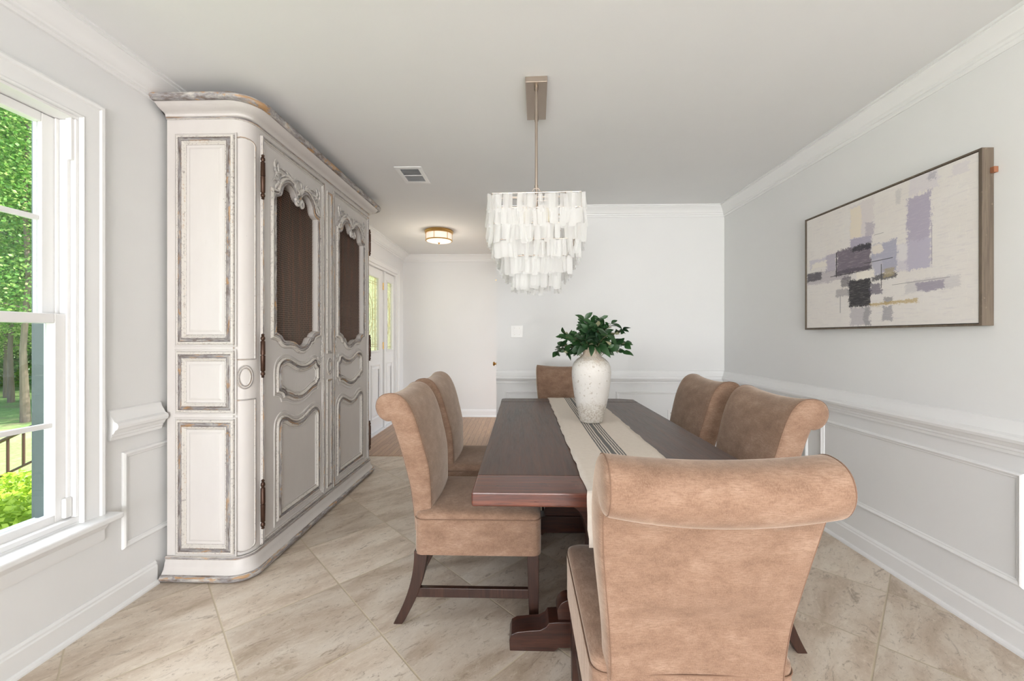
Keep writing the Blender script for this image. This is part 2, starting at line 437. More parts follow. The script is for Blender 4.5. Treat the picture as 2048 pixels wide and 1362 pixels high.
def mk_frost():
    t = NT('leaded_textured_glass'); t.set((.75, .80, .74), .15)
    tl = t.new('ShaderNodeBsdfTranslucent'); tl.inputs[0].default_value = (1, .93, .74, 1)
    tp = t.new('ShaderNodeBsdfTransparent'); tp.inputs[0].default_value = (1, .96, .84, 1)
    m = t.new('ShaderNodeMixShader'); t.L(t.ramp(t.noise(t.coord(), 26, 3), [(.4, .15), (.6, .5)]), m.inputs[0])
    t.L(tl.outputs[0], m.inputs[1]); t.L(tp.outputs[0], m.inputs[2])
    m2 = t.new('ShaderNodeMixShader'); m2.inputs[0].default_value = .12; t.L(m.outputs[0], m2.inputs[1]); t.L(t.b.outputs[0], m2.inputs[2]); t.L(m2.outputs[0], t.out.inputs[0]); return t.m
M['frost'] = mk_frost()
M['came'] = plain('brass_came', (.55, .45, .25), .4, .6)
def mk_shell():
    t = NT('capiz_shell'); n = t.noise(t.coord('Object', (1, 1, .4)), 26, 4)
    c = t.mix(n, (.90, .90, .89), (.96, .96, .955)); t.set(c, .28)
    tl = t.new('ShaderNodeBsdfTranslucent'); t.L(c, tl.inputs[0]); tp = t.new('ShaderNodeBsdfTransparent')
    m = t.new('ShaderNodeMixShader'); m.inputs[0].default_value = .55; m2 = t.new('ShaderNodeMixShader'); m2.inputs[0].default_value = .40
    t.L(t.b.outputs[0], m.inputs[1]); t.L(tl.outputs[0], m.inputs[2]); t.L(m.outputs[0], m2.inputs[1]); t.L(tp.outputs[0], m2.inputs[2]); t.L(m2.outputs[0], t.out.inputs[0])
    return t.m
M['shell'] = mk_shell()
M['sleeve'] = plain('cream_candle_sleeve', (.78, .70, .62), .6)
def mk_glow():
    t = NT('lit_opal_glass'); t.set((.9, .85, .78), .35); t.b.inputs['Emission Color'].default_value = (1, .80, .62, 1); t.b.inputs['Emission Strength'].default_value = .28; return t.m
M['glow'] = mk_glow()
M['frame_wood'] = mk_wood('grey_brown_frame', (.10, .075, .055), (.15, .115, .085), (.19, .15, .11), .55, 'Z')
M['frame_dark'] = plain('frame_gap', (.02, .017, .015), .7)
M['leather'] = plain('brown_leather_tab', (.30, .12, .06), .6)

def mk_painting():
    t = NT('abstract_painting')
    tc = t.new('ShaderNodeTexCoord'); uv = tc.outputs['UV']
    nz = t.new('ShaderNodeTexNoise'); nz.inputs['Scale'].default_value = 22; nz.inputs['Detail'].default_value = 5; nz.inputs['Roughness'].default_value = .7; t.L(uv, nz.inputs['Vector'])
    off = t.new('ShaderNodeVectorMath', operation='MULTIPLY_ADD'); t.L(nz.outputs['Color'], off.inputs[0]); off.inputs[1].default_value = (.055, .06, 0); off.inputs[2].default_value = (-.0275, -.03, 0)
    ad = t.new('ShaderNodeVectorMath', operation='ADD'); t.L(uv, ad.inputs[0]); t.L(off.outputs[0], ad.inputs[1])
    sep = t.new('ShaderNodeSeparateXYZ'); t.L(ad.outputs[0], sep.inputs[0]); U, V = sep.outputs[0], sep.outputs[1]
    sep2 = t.new('ShaderNodeSeparateXYZ'); t.L(uv, sep2.inputs[0]); U0, V0 = sep2.outputs[0], sep2.outputs[1]
    brush = t.noise(t.coord('UV', (30, 7, 1), (0, 0, .15)), 2.4, 5, .7)
    brush2 = t.noise(t.coord('UV', (6, 30, 1)), 2.2, 5, .7)
    fz = t.noise(t.coord('UV', (60, 45, 1)), 2, 5, .75); fz2 = t.noise(t.coord('UV', (14, 70, 1), (0, 0, .2)), 1.5, 4, .7)
    c = t.mix(t.noise(t.coord('UV'), 4, 4), (.74, .69, .65), (.80, .775, .755))
    c = t.mix(t.ramp(brush2, [(.53, 0), (.66, .55)]), c, (.64, .60, .62))
    c = t.mix(t.ramp(brush, [(.33, .4), (.45, 0)]), c, (.84, .80, .74))
    R = [
(0.703,0.889,0.841,1.024,(0.66, 0.62, 0.68),0.55),
(0.692,0.379,0.805,0.873,(0.40, 0.36, 0.48),0.85),
(0.633,0.380,0.805,0.571,(0.55, 0.52, 0.62),0.60),
(0.350,0.699,0.506,0.974,(0.66, 0.60, 0.61),0.60),
(0.355,0.711,0.425,0.952,(0.8, 0.72, 0.60),0.90),
(0.456,0.701,0.506,0.798,(0.40, 0.36, 0.44),0.60),
(0.350,0.638,0.490,0.702,(0.38, 0.35, 0.46),0.90),
(0.490,0.389,0.637,0.617,(0.36, 0.36, 0.48),0.85),
(0.490,0.377,0.553,0.509,(0.55, 0.53, 0.60),0.60),
(0.169,0.484,0.244,0.630,(0.42, 0.38, 0.48),0.80),
(0.029,0.531,0.169,0.618,(0.55, 0.52, 0.60),0.70),
(0.010,0.396,0.350,0.491,(0.38, 0.34, 0.39),0.60),
(0.006,0.426,0.127,0.500,(0.05, 0.045, 0.06),0.85),
(0.250,0.437,0.487,0.642,(0.185, 0.155, 0.195),1.00),
(0.366,0.603,0.478,0.641,(0.03, 0.03, 0.04),0.90),
(0.244,0.430,0.485,0.469,(0.06, 0.05, 0.07),0.60),
(0.340,0.154,0.485,0.376,(0.02, 0.018, 0.025),0.97),
(0.485,0.239,0.548,0.318,(0.12, 0.1, 0.15),0.80),
(0.495,0.346,0.637,0.379,(0.05, 0.045, 0.06),0.85),
(0.250,0.254,0.340,0.313,(0.22, 0.2, 0.23),0.55),
(0.287,0.335,0.350,0.413,(0.08, 0.07, 0.09),0.70),
(0.739,0.226,0.862,0.278,(0.20, 0.155, 0.27),0.85),
(0.683,0.222,0.927,0.299,(0.48, 0.46, 0.49),0.45),
(0.350,0.009,0.481,0.151,(0.46, 0.43, 0.46),0.75),
(0.444,0.007,0.479,0.142,(0.25, 0.24, 0.26),0.60),
(0.560,0.036,0.612,0.140,(0.27, 0.26, 0.30),0.70),
(0.564,0.162,0.611,0.209,(0.15, 0.14, 0.16),0.65),
(0.484,0.155,0.739,0.172,(0.5, 0.36, 0.14),0.80),
(0.566,0.363,0.618,0.416,(0.4, 0.33, 0.2),0.80),
(0.395,0.377,0.506,0.432,(0.85, 0.8, 0.72),1.00),
(0.495,0.548,0.554,0.608,(0.8, 0.74, 0.66),0.90),
(0.047,0.534,0.171,0.584,(0.84, 0.79, 0.7),0.80),
(0.646,0.456,0.692,0.561,(0.8, 0.77, 0.76),0.60),
(0.902,0.915,0.964,0.976,(0.66, 0.62, 0.66),0.60),
(0.798,0.944,0.824,0.986,(0.35, 0.34, 0.4),0.60),
(0.633,0.862,0.659,0.963,(0.5, 0.49, 0.5),0.50)]
    Ls = [
(0.246,0.422,0.251,0.631,(0.02, 0.02, 0.02),1.00),
(0.548,0.283,0.552,0.459,(0.03, 0.03, 0.03),0.90),
(0.809,0.393,0.812,0.660,(0.25, 0.22, 0.3),0.70),
(0.275,0.118,0.282,0.264,(0.3, 0.29, 0.3),0.70),
(0.201,0.433,0.404,0.438,(0.03, 0.03, 0.03),0.90),
(0.446,0.487,0.616,0.492,(0.03, 0.03, 0.03),0.90),
(0.611,0.291,0.889,0.294,(0.15, 0.14, 0.16),0.80),
(0.506,0.687,0.564,0.690,(0.15, 0.14, 0.16),0.80)]
    def rect(c, r, U, V, soft, br):
        u0, v0, u1, v1, col, op = r
        cu, cv_, hu, hv = (u0+u1)/2, (v0+v1)/2, (u1-u0)/2, (v1-v0)/2
        du = t.math('SUBTRACT', t.math('ABSOLUTE', t.math('SUBTRACT', U, cu)), hu)
        dv = t.math('SUBTRACT', t.math('ABSOLUTE', t.math('SUBTRACT', V, cv_)), hv)
        m = t.math('LESS_THAN', t.math('MAXIMUM', du, dv), 0)
        if br:
            bb = brush if (hv > hu*.8) else brush2
            d = t.math('ADD', t.math('MAXIMUM', du, dv), t.math('MULTIPLY_ADD', bb, .11*min(1, 8*min(hu, hv)), -.05*min(1, 8*min(hu, hv))))
            d = t.math('ADD', d, t.math('MULTIPLY_ADD', fz, .05, -.025))
            k = t.math('MULTIPLY', t.ramp(d, [(0, op), (.006, 0)]), t.ramp(fz2, [(.25, .75), (.5, 1)]))
        else: k = t.math('MULTIPLY', m, op)
        return t.mix(k, c, col)
    for r in R: c = rect(c, r, U, V, 0, True)
    for r in Ls: c = rect(c, r, U0, V0, 0, False)
    t.bump(t.math('ADD', brush, brush2), .25, .002)
    return t.set(c, .6)
M['painting'] = mk_painting()

# ------------------------------------------------------------------ room shell
H = 2.44; XL = -1.80; XR = 1.905; YB = 3.84; YF = 6.05; YR = -4.6; XH = -0.245
def wallbox(name, boxes, m='wall', bev=0):
    b = MB()
    for q in boxes: b.box(*q)
    return struct(b.build(name, M[m], bevel=bev))
b = MB(); b.box(XL-.2, XR+.2, YR-.2, 4.04, -.06, 0); struct(b.build('floor', M['tile']))
b = MB(); b.box(XL-.2, 1.0, 4.041, YF+.2, -.06, .0); b.box(XL, XH, 4.038, 4.05, 0, .004); struct(b.build('floor_hall', M['strip']))
wallbox('ceiling', [(XL-.2, XR+.2, YR-.2, YF+.2, H, H+.1)], 'ceiling')
wallbox('wall_right', [(XR, XR+.12, YR-.2, YB+.12, 0, H)])
wallbox('wall_back', [(XH, XR, YB, YB+.12, 0, H), (XH, 1.0, 4.76, 4.88, 0, H)])
wallbox('wall_hall_back', [(XL, 1.0, YF, YF+.12, 0, H)])
wallbox('wall_hall_right', [(XH, XH+.12, YB+.12, 4.88, 0, H), (XH, XH+.12, 4.88, YF, 2.15, H)])  # far end left open to let the added foyer fill in
# window opening Y .62..1.60, z .46..2.10 ; entry opening Y 4.30..5.72, z 0..2.10
W0, W1, WZ0, WZ1 = .62, 1.592, .46, 2.10
D0, D1, DZ = 4.30, 5.74, 2.10
wallbox('wall_left', [(XL-.16, XL, YR-.2, -2.4, 0, H), (XL-.16, XL, -1.4, W0, 0, H), (XL-.16, XL, -2.4, -1.4, 0, WZ0), (XL-.16, XL, -2.4, -1.4, WZ1, H), (XL-.16, XL, W0, W1, 0, WZ0), (XL-.16, XL, W0, W1, WZ1, H),  # includes an opening behind the camera, added for the side fill
                      (XL-.16, XL, W1, D0, 0, H), (XL-.16, XL, D0, D1, DZ, H), (XL-.16, XL, D1, YF+.12, 0, H)])
wallbox('wall_rear', [(XL, XR, YR-.12, YR, 0, .3), (XL, XR, YR-.12, YR, 2.38, H), (XL, -1.6, YR-.12, YR, .3, 2.38), (-.3, .3, YR-.12, YR, .3, 2.38), (1.6, XR, YR-.12, YR, .3, 2.38)])  # both openings added for the rear fill lamps
for i, x in enumerate((-.95, .95)):
    e = struct(empty('window_%d' % (i+2), (x, YR, 0)))  # unseen rear windows made up to go with the fill lamps
    b = MB()
    for x0, x1, z0, z1 in ((-.73, -.65, .24, 2.42), (.65, .73, .24, 2.42), (-.65, .65, 2.36, 2.42), (-.65, .65, .24, .3), (-.65, .65, 1.36, 1.40)): b.box(x0, x1, -.06, .02, z0, z1)
    b.build('window_frame', M['trim'], e)

e = struct(empty('window_4', (XL, -1.9, 0)))  # unseen window made up to go with the side fill
b = MB()
for y0, y1, z0, z1 in ((-.59, -.5, WZ0-.05, WZ1+.09), (.5, .59, WZ0-.05, WZ1+.09), (-.5, .5, WZ1, WZ1+.09), (-.5, .5, WZ0-.05, WZ0), (-.5, .5, 1.26, 1.30)): b.box(-.02, .02, y0, y1, z0, z1)
b.build('window_frame', M['trim'], e)

# trim profiles: (distance from wall, height)
def run(b, pts, prof):
    b.sweep([Vector(p) for p in pts], [(d, z) for d, z in prof], lambda x, y, z: (x, y, z))
CROWN = [(0, H-.105), (.006, H-.105), (.010, H-.098), (.010, H-.088), (.017, H-.085), (.019, H-.074), (.026, H-.068), (.034, H-.05), (.044, H-.035), (.056, H-.024), (.062, H-.018), (.062, H-.012), (.072, H-.010), (.072, H), (0, H)]
CROWN_L = [(d*1.65, H-(H-z)*.80) for d, z in CROWN]
b = MB(); run(b, [(XR, YR), (XR, YB)], CROWN); struct(b.build('trim_crown_right', M['trim'], smooth=True, angle=25))
b = MB(); run(b, [(XR, YB), (XH, YB)], CROWN); struct(b.build('trim_crown_back', M['trim'], smooth=True, angle=25))
b = MB(); run(b, [(XH, YF), (XL, YF)], CROWN); struct(b.build('trim_crown_hall', M['trim'], smooth=True, angle=25))
b = MB(); run(b, [(XL, YF), (XL, YR)], CROWN_L); struct(b.build('trim_crown_left', M['trim'], smooth=True, angle=25))
RAIL = [(0, .755), (.012, .755), (.014, .768), (.019, .772), (.019, .782), (.026, .786), (.034, .800), (.044, .806), (.048, .818), (.044, .830), (.030, .838), (.024, .850), (.016, .862), (.012, .872), (.010, .884), (.004, .888), (0, .888)]
BASE = [(0, 0), (.026, 0), (.026, .008), (.022, .016), (.014, .020), (.014, .088), (.010, .094), (.010, .102), (.004, .112), (0, .112)]
b = MB(); run(b, [(XR, YR), (XR, YB)], RAIL); struct(b.build('trim_chair_rail_right', M['trim'], smooth=True, angle=25))
b = MB(); run(b, [(XR, YB), (XH, YB)], RAIL); struct(b.build('trim_chair_rail_back', M['trim'], smooth=True, angle=25))
b = MB(); run(b, [(XL, 1.955), (XL, 1.705)], RAIL); struct(b.build('trim_chair_rail_left', M['trim'], smooth=True, angle=25))
b = MB(); run(b, [(XR, YR), (XR, YB)], BASE); struct(b.build('baseboard_right', M['trim'], smooth=True, angle=25))
b = MB(); run(b, [(XR, YB), (XH, YB)], BASE); struct(b.build('baseboard_back', M['trim'], smooth=True, angle=25))
b = MB(); run(b, [(XL, 1.93), (XL, YR)], BASE); struct(b.build('baseboard_left', M['trim'], smooth=True, angle=25))
b = MB(); run(b, [(XH, YF), (XL, YF)], BASE); struct(b.build('baseboard_hall', M['trim'], smooth=True, angle=25))
b = MB(); run(b, [(XL, D0-.07), (XL, 3.62)], BASE); run(b, [(XL, YF), (XL, D1+.08)], BASE); struct(b.build('baseboard_hall_left', M['trim'], smooth=True, angle=25))
# picture-frame panel mouldings
PM = [(0, 0), (0, .004), (.004, .010), (.010, .013), (.015, .010), (.020, .006), (.024, .006), (.028, .003), (.028, 0)]
def panel(b, u0, u1, v0, v1, mp):
    b.sweep([(u0, v0), (u1, v0), (u1, v1), (u0, v1)], PM, mp, closed=True)
b = MB(); mr = lambda u, v, h: (XR-h, u, v)
for u0, u1 in ((-1.0, .10), (.22, 1.47), (1.57, 2.61), (2.73, 3.74)): panel(b, u0, u1, .25, .69, mr)
struct(b.build('trim_panel_moulding_right', M['trim'], smooth=True, angle=25))
b = MB(); mb_ = lambda u, v, h: (u, YB-h, v)
for u0, u1 in ((-.16, .80), (.89, 1.80)): panel(b, u0, u1, .25, .69, mb_)
struct(b.build('trim_panel_moulding_back', M['trim'], smooth=True, angle=25))
b = MB(); ml = lambda u, v, h: (XL+h, u, v)
panel(b, 1.765, 2.6, .25, .688, ml)
struct(b.build('trim_panel_moulding_left', M['trim'], smooth=True, angle=25))

# ------------------------------------------------------------------ window_1 (left)
win = struct(empty('window_1', (XL, 1.1, WZ0)))
def wobj(b, name, m, **k):
    for i, v in enumerate(b.v): b.v[i] = (v[0]-XL, v[1]-1.1, v[2]-WZ0)
    return b.build(name, M[m], win, **k)
CAS = [(0, 0), (0, .012), (.006, .016), (.012, .012), (.020, .012), (.055, .018), (.062, .018), (.068, .024), (.078, .026), (.086, .022), (.090, .012), (.090, 0)]
b = MB(); b.sweep([(W0, WZ0-.02), (W0, WZ1), (W1, WZ1), (W1, WZ0-.02)], CAS, ml)
wobj(b, 'casing', 'trim', smooth=True, angle=25)
b = MB(); b.box(XL-.02, XL+.075, W0-.13, W1+.115, WZ0-.035, WZ0-.008)
wobj(b, 'stool', 'trim', bevel=.009, seg=3)
b = MB(); run(b, [(XL, W1+.09), (XL, W0-.1)], [(0, .335), (.008, .335), (.012, .345), (.012, .385), (.018, .392), (.026, .400), (.032, .412), (.040, .425), (0, .425)])
wobj(b, 'apron', 'trim', smooth=True, angle=25)
b = MB()   # jamb liner: reveals and tracks
for y0, y1 in ((W0, W0+.012), (W1-.012, W1)):
    b.box(XL-.121, XL, y0, y1, WZ0+.0205, WZ1-.0125)
b.box(XL-.121, XL, W0, W1, WZ1-.012, WZ1); b.box(XL-.17, XL+.0, W0, W1, WZ0-.0, WZ0+.02)
for s_, y in ((1, W1-.012), (-1, W0+.012)):
    for x0, x1 in ((XL-.030, XL-.022), (XL-.075, XL-.068), (XL-.12, XL-.113)):
        b.box(x0, x1, min(y-s_*.0002, y-s_*.012), max(y-s_*.0002, y-s_*.012), WZ0+.021, WZ1-.013)
wobj(b, 'jamb_liner', 'vinyl', bevel=.002)
b = MB(); b.box(XL-.022, XL-.006, W1-.024, W1-.012, 1.92, WZ1-.012); wobj(b, 'balance_cover', 'vinyl', bevel=.002)
def sash(x0, x1, z0, z1, st, bot, top, mz):
    b = MB(); ya, yb = W0+.014, W1-.014
    b.box(x0, x1, ya, ya+st, z0, z1); b.box(x0, x1, yb-st, yb, z0, z1)
    b.box(x0, x1, ya+st, yb-st, z0, z0+bot); b.box(x0, x1, ya+st, yb-st, z1-top, z1)
    o = wobj(b, 'sash', 'vinyl', bevel=.003)
    ym = (ya+yb)/2; g = MB(); g.box((x0+x1)/2-.009, (x0+x1)/2+.009, ya+st, yb-st, mz-.010, mz+.010)
    g.box((x0+x1)/2-.009, (x0+x1)/2+.009, ym-.01, ym+.01, z0+bot, mz-.01); g.box((x0+x1)/2-.009, (x0+x1)/2+.009, ym-.01, ym+.01, mz+.01, z1-top)
    gg = wobj(g, 'muntin', 'vinyl', bevel=.003); gg.parent = o
    p = MB(); p.box((x0+x1)/2-.002, (x0+x1)/2+.002, ya+st, yb-st, z0+bot, z1-top)
    pp = wobj(p, 'pane', 'glass'); pp.parent = o
sash(XL-.068, XL-.031, WZ0+.005, 1.30, .045, .045, .038, .862)
sash(XL-.113, XL-.076, 1.262, WZ1-.014, .052, .038, .036, 1.675)
b = MB(); b.box(XL-.16, XL-.121, W1-.022, W1-.012, WZ0+.02, WZ1-.012); b.box(XL-.16, XL-.121, W0+.012, W0+.05, WZ0+.02, WZ1-.012)
b.box(XL-.19, XL-.155, W1-.008, W1+.06, WZ0, WZ1); b.box(XL-.19, XL-.155, W0-.06, W0+.035, WZ0, WZ1)
wobj(b, 'exterior_frame', 'alum', bevel=.002)
b = MB(); b.box(XL-.030, XL-.012, 1.552, 1.580, .485, .565); wobj(b, 'alarm_sensor', 'plastic', bevel=.006, seg=3)
b = MB(); b.box(XL-.022, XL-.008, 1.5865, 1.5885, .515, .562); wobj(b, 'sensor_magnet', 'plastic', bevel=.0005)
b = MB(); b.box(XL-.016, XL-.004, 1.582, 1.589, .60, .68); wobj(b, 'sash_lock_strike', 'nickel', bevel=.001)

# ------------------------------------------------------------------ front door unit in the left wall of the foyer
def dobj(b, name, m, par, **k): return b.build(name, M[m], par, **k)
dtr = struct(empty('trim_entry_frame', (0, 0, 0)))
b = MB(); b.sweep([(D0, 0), (D0, DZ), (D1, DZ), (D1, 0)], [(a*.8, h) for a, h in CAS], ml); dobj(b, 'casing', 'trim', dtr, smooth=True, angle=25)
b = MB(); b.box(XL-.16, XL, D0, D0+.03, 0, DZ); b.box(XL-.16, XL, D1-.03, D1, 0, DZ); b.box(XL-.16, XL, D0+.03, D1-.03, DZ-.03, DZ); b.box(XL-.12, XL-.01, 5.255, 5.305, 0, DZ-.03); b.box(XL-.16, XL+.01, D0+.03, D1-.03, 0, .018)
dobj(b, 'jamb', 'trim', dtr, bevel=.002)
mdoor = lambda u, v, h: (XL-.03+h, u, v)
def doorleaf(name, y0, y1, g0, g1, gz0, gz1, panels, **kk):
    e = struct(empty(name, (0, 0, 0)))
    b = MB()
    b.plate([[(y0, .022), (y1, .022), (y1, DZ-.034), (y0, DZ-.034)], [(g0, gz0), (g0, gz1), (g1, gz1), (g1, gz0)]], mdoor, -.042, 0)
    for a0, a1, z0, z1 in panels:
        b.sweep([(a0, z0), (a1, z0), (a1, z1), (a0, z1)], [(0, 0), (.004, .009), (.012, .010), (.020, .003), (.022, 0)], mdoor, closed=True)
        b.sweep([(a0+.035, z0+.035), (a1-.035, z0+.035), (a1-.035, z1-.035), (a0+.035, z1-.035)], [(0, 0), (.014, .008), (.03, .008)], mdoor, closed=True)
    dobj(b, 'door_leaf', 'trim', e, smooth=True, angle=20)
    b = MB(); b.sweep([(g0-.02, gz0-.02), (g1+.02, gz0-.02), (g1+.02, gz1+.02), (g0-.02, gz1+.02)], [(0, 0), (.003, .012), (.014, .014), (.024, .006), (.026, -.01)], mdoor, closed=True)
    dobj(b, 'glazing_bead', 'trim', e, smooth=True, angle=25)
    b = MB(); b.box(XL-.056, XL-.050, g0, g1, gz0, gz1); p = dobj(b, 'pane', 'frost', e)
    # leaded pattern
    b = MB(); X = XL-.048; cm = (g0+g1)/2; cz = (gz0+gz1)/2; hw = (g1-g0)/2; hh = (gz1-gz0)/2
    def ln(pts, r=.0032): b.tube([(X, y, z) for y, z in pts], r, 6)
    i1 = min(.055, hw*.35)
    for k in (i1, i1+.028) if hw > .15 else (i1,):
        ln([(g0+k, gz0), (g0+k, gz1)]); ln([(g1-k, gz0), (g1-k, gz1)]); ln([(g0, gz0+k), (g1, gz0+k)]); ln([(g0, gz1-k), (g1, gz1-k)])
    for q, zz in ((1, 0),):
        for f, g_ in ((.42, .55), (.22, .33)):
            pts = [(cm+hw*f*math.sin(tt)*(1-.25*math.cos(2*tt)), cz+hh*g_*math.cos(tt)) for tt in [2*PI*i/24 for i in range(25)]]
            ln(pts)
    ln([(cm, gz0), (cm, cz-hh*.33)]); ln([(cm, cz+hh*.33), (cm, gz1)])
    if hw > .15:
        for s_ in (-1, 1):
            ln([(cm+s_*hw*.5, gz0+i1), (cm+s_*hw*.45, cz), (cm+s_*hw*.5, gz1-i1)])
            for zz in (-.45, -.15, .15, .45): ln([(cm+s_*hw*.48, cz+hh*zz), (cm+s_*(hw-i1), cz+hh*zz)])
    o = dobj(b, 'leading', 'came', e); o.parent = p
    return e
dr = doorleaf('door_1', D0+.032, 5.252, 4.49, 5.09, 1.03, 1.95, [(4.42, 4.74, .18, .86), (4.83, 5.15, .18, .86)])
b = MB()
for z in (.3, 1.09, 1.87): b.cyl((XL-.026, 5.252, z-.045), (XL-.026, 5.252, z+.045), .008)
dobj(b, 'hinge', 'brass', dr, smooth=True)
b = MB(); b.tube([(XL-.03, 4.40, .96), (XL-.01, 4.40, .96), (XL+.005, 4.40, .96), (XL+.02, 4.40, .96), (XL+.04, 4.40, .96), (XL+.055, 4.40, .96)], [.032, .030, .012, .012, .027, .018], 16)
b.tube([(XL-.03, 4.40, 1.12), (XL-.012, 4.40, 1.12)], [.03, .026], 16); dobj(b, 'door_handle', 'brass', dr, smooth=True)
doorleaf('door_sidelight', 5.31, D1-.032, 5.40, 5.62, 1.03, 1.95, [(5.39, 5.63, .18, .86)])  # fixed glazed sidelight beside the front door
# closet door round the corner, seen only by its knob and hinge
cd = struct(empty('door_3', (0, 0, 0)))
b = MB(); b.box(XH-.012, XH-.001, 4.05, 4.85, .01, 2.05); dobj(b, 'door_leaf', 'trim', cd, bevel=.002)
b = MB(); b.tube([(XH-.012, 4.12, .93), (XH-.018, 4.12, .93), (XH-.02, 4.12, .93), (XH-.03, 4.12, .93), (XH-.04, 4.12, .93), (XH-.052, 4.12, .93)], [.026, .024, .010, .010, .024, .016], 16); dobj(b, 'door_handle', 'brass', cd, smooth=True)
b = MB(); b.box(XH-.022, XH-.012, 4.06, 4.09, 1.775, 1.785); dobj(b, 'door_catch', 'brass', cd)

# ------------------------------------------------------------------ armoire
AX0, AX1, AY0, AY1 = -1.775, -1.37, 1.97, 3.62
RC = .085
arm = empty('armoire', (-1.57, 2.79, 0), 0, 'tall cream armoire with carved wire-mesh doors and worn grey mouldings', 'armoire')
def aobj(b, name, m, par=None, **k):
    off = Vector((-1.57, 2.79, 0))
    b.v = [tuple(Vector(v)-off) for v in b.v]
    return b.build(name, M[m], par or arm, **k)
def plan(p=0, n=8, rad=None):   # plan outline of the front, offset outward by p; starts at the wall on the near side
    r = RC+p if rad is None else rad; pts = [(AX0, AY0-p)]
    ax, ay0, ay1 = AX1+p-r, AY0-p+r, AY1+p-r
    for i in range(n+1):
        a = -PI/2+PI/2*i/n; pts.append((ax+r*math.cos(a), ay0+r*math.sin(a)))
    for i in range(n+1):
        a = PI/2*i/n; pts.append((ax+r*math.cos(a), ay1+r*math.sin(a)))
    pts.append((AX0, AY1+p)); return pts
ZB, ZT = .10, 2.315
flat = lambda x, y, z: (x, y, z)
# carcass: posts, sides, back, rails, open front
def ring_loop(r0, r1): return r0
b = MB()
th = .035
def cpost(s):   # corner post, solid quarter round
    pts = [(AX1-RC, AY0), ] if s < 0 else []
    if s < 0:
        pts = [(AX1-RC-.012, AY0)]
        for i in range(13): a = -PI/2+PI/2*i/12; pts.append((AX1-RC+RC*math.cos(a), AY0+RC+RC*math.sin(a)))
        pts += [(AX1, AY0+RC+.014), (AX1-.04, AY0+RC+.014), (AX1-.04, AY0+RC), (AX1-RC-.012, AY0+.03)]
    else:
        pts = [(AX1-.04, AY1-RC), (AX1-.04, AY1-RC-.014), (AX1, AY1-RC-.014)]
        for i in range(13): a = PI/2*i/12; pts.append((AX1-RC+RC*math.cos(a), AY1-RC+RC*math.sin(a)))
        pts += [(AX1-RC-.012, AY1), (AX1-RC-.012, AY1-.03)]
    b.plate([pts], flat, ZB, ZT)
cpost(-1); cpost(1)
b.box(AX0, AX1-RC-.012, AY0, AY0+.03, ZB, ZT); b.box(AX0, AX1-RC-.012, AY1-.03, AY1, ZB, ZT)
b.box(AX1-.035, AX1, AY0+RC+.014, AY1-RC-.014, 2.265, ZT); b.box(AX1-.035, AX1, AY0+RC+.014, AY1-RC-.014, ZB, .12)
b.box(AX0, AX1-.04, AY0+.03, AY1-.03, ZT-.02, ZT); b.box(AX0, AX1-.04, AY0+.03, AY1-.03, ZB, ZB+.03)
aobj(b, 'carcass', 'cream', smooth=True, angle=30)
b = MB(); b.box(AX0, AX0+.02, AY0+.031, AY1-.031, ZB+.03, ZT-.02); b.box(AX0+.02, AX1-.05, AY0+.031, AY0+.05, ZB+.03, ZT-.02); b.box(AX0+.02, AX1-.05, AY1-.05, AY1-.031, ZB+.03, ZT-.02); b.box(AX0+.02, AX1-.09, AY0+.05, AY1-.05, 1.10, 1.125)
aobj(b, 'interior_lining', 'inside')
# cornice: carried round the rounded corners
b = MB()
pl = plan(0)
inv = lambda x, y, z: (x, y, z)
# sweep offsets to the left of travel; travelling near->far along the front means outward is to the right
cor = [(0, ZT-.012), (-.010, ZT-.010), (-.012, ZT), (-.016, ZT+.004), (-.030, ZT+.008), (-.052, ZT+.016), (-.068, ZT+.028), (-.074, ZT+.034)]
po_ = plan(.099, 10, .15); b.sweep(po_, [(a+.099, z) for a, z in cor], inv); aobj(b, 'cornice', 'cream', smooth=True, angle=30)
b = MB(); b.sweep(plan(0), [(-.0005, ZT-.022), (-.006, ZT-.020), (-.008, ZT-.014), (-.006, ZT-.008), (-.0005, ZT-.006)], inv); aobj(b, 'cornice_bead', 'worn', smooth=True, angle=40)
b = MB(); edge = [(-.074, ZT+.030), (-.080, ZT+.030), (-.092, ZT+.034), (-.098, ZT+.042), (-.099, ZT+.052), (-.094, ZT+.060), (-.084, ZT+.064), (.02, ZT+.064)]
b.sweep(po_, [(min(a+.099, .12), z) for a, z in edge], inv); aobj(b, 'cornice_edge', 'worn_edge', smooth=True, angle=40)
b = MB(); b.plate([plan(.02, 10, .09)], flat, ZT+.040, ZT+.060); aobj(b, 'top_board', 'cream')
pb_ = plan(.047, 10, .115)
b = MB(); basep = [(0, ZB+.012), (-.006, ZB+.012), (-.010, ZB+.004), (-.010, ZB-.006), (-.014, ZB-.012), (-.016, ZB-.028), (-.020, ZB-.046), (-.028, ZB-.056), (-.034, ZB-.064)]
b.sweep(pb_, [(a+.047, z) for a, z in basep], inv); b.plate([plan(-.005)], flat, .03, ZB); aobj(b, 'base_moulding', 'cream', smooth=True, angle=35)
b = MB(); b.sweep(pb_, [(a+.047, z) for a, z in [(-.006, ZB+.016), (-.012, ZB+.014), (-.015, ZB+.008), (-.013, ZB+.001), (-.009, ZB-.001)]], inv); aobj(b, 'base_bead', 'worn', smooth=True, angle=40)
b = MB(); b.sweep(pb_, [(a+.047, z) for a, z in [(-.030, ZB-.062), (-.040, ZB-.064), (-.047, ZB-.072), (-.047, ZB-.085), (-.040, ZB-.094), (-.01, ZB-.1)]], inv); aobj(b, 'base_edge', 'worn_edge', smooth=True, angle=40)
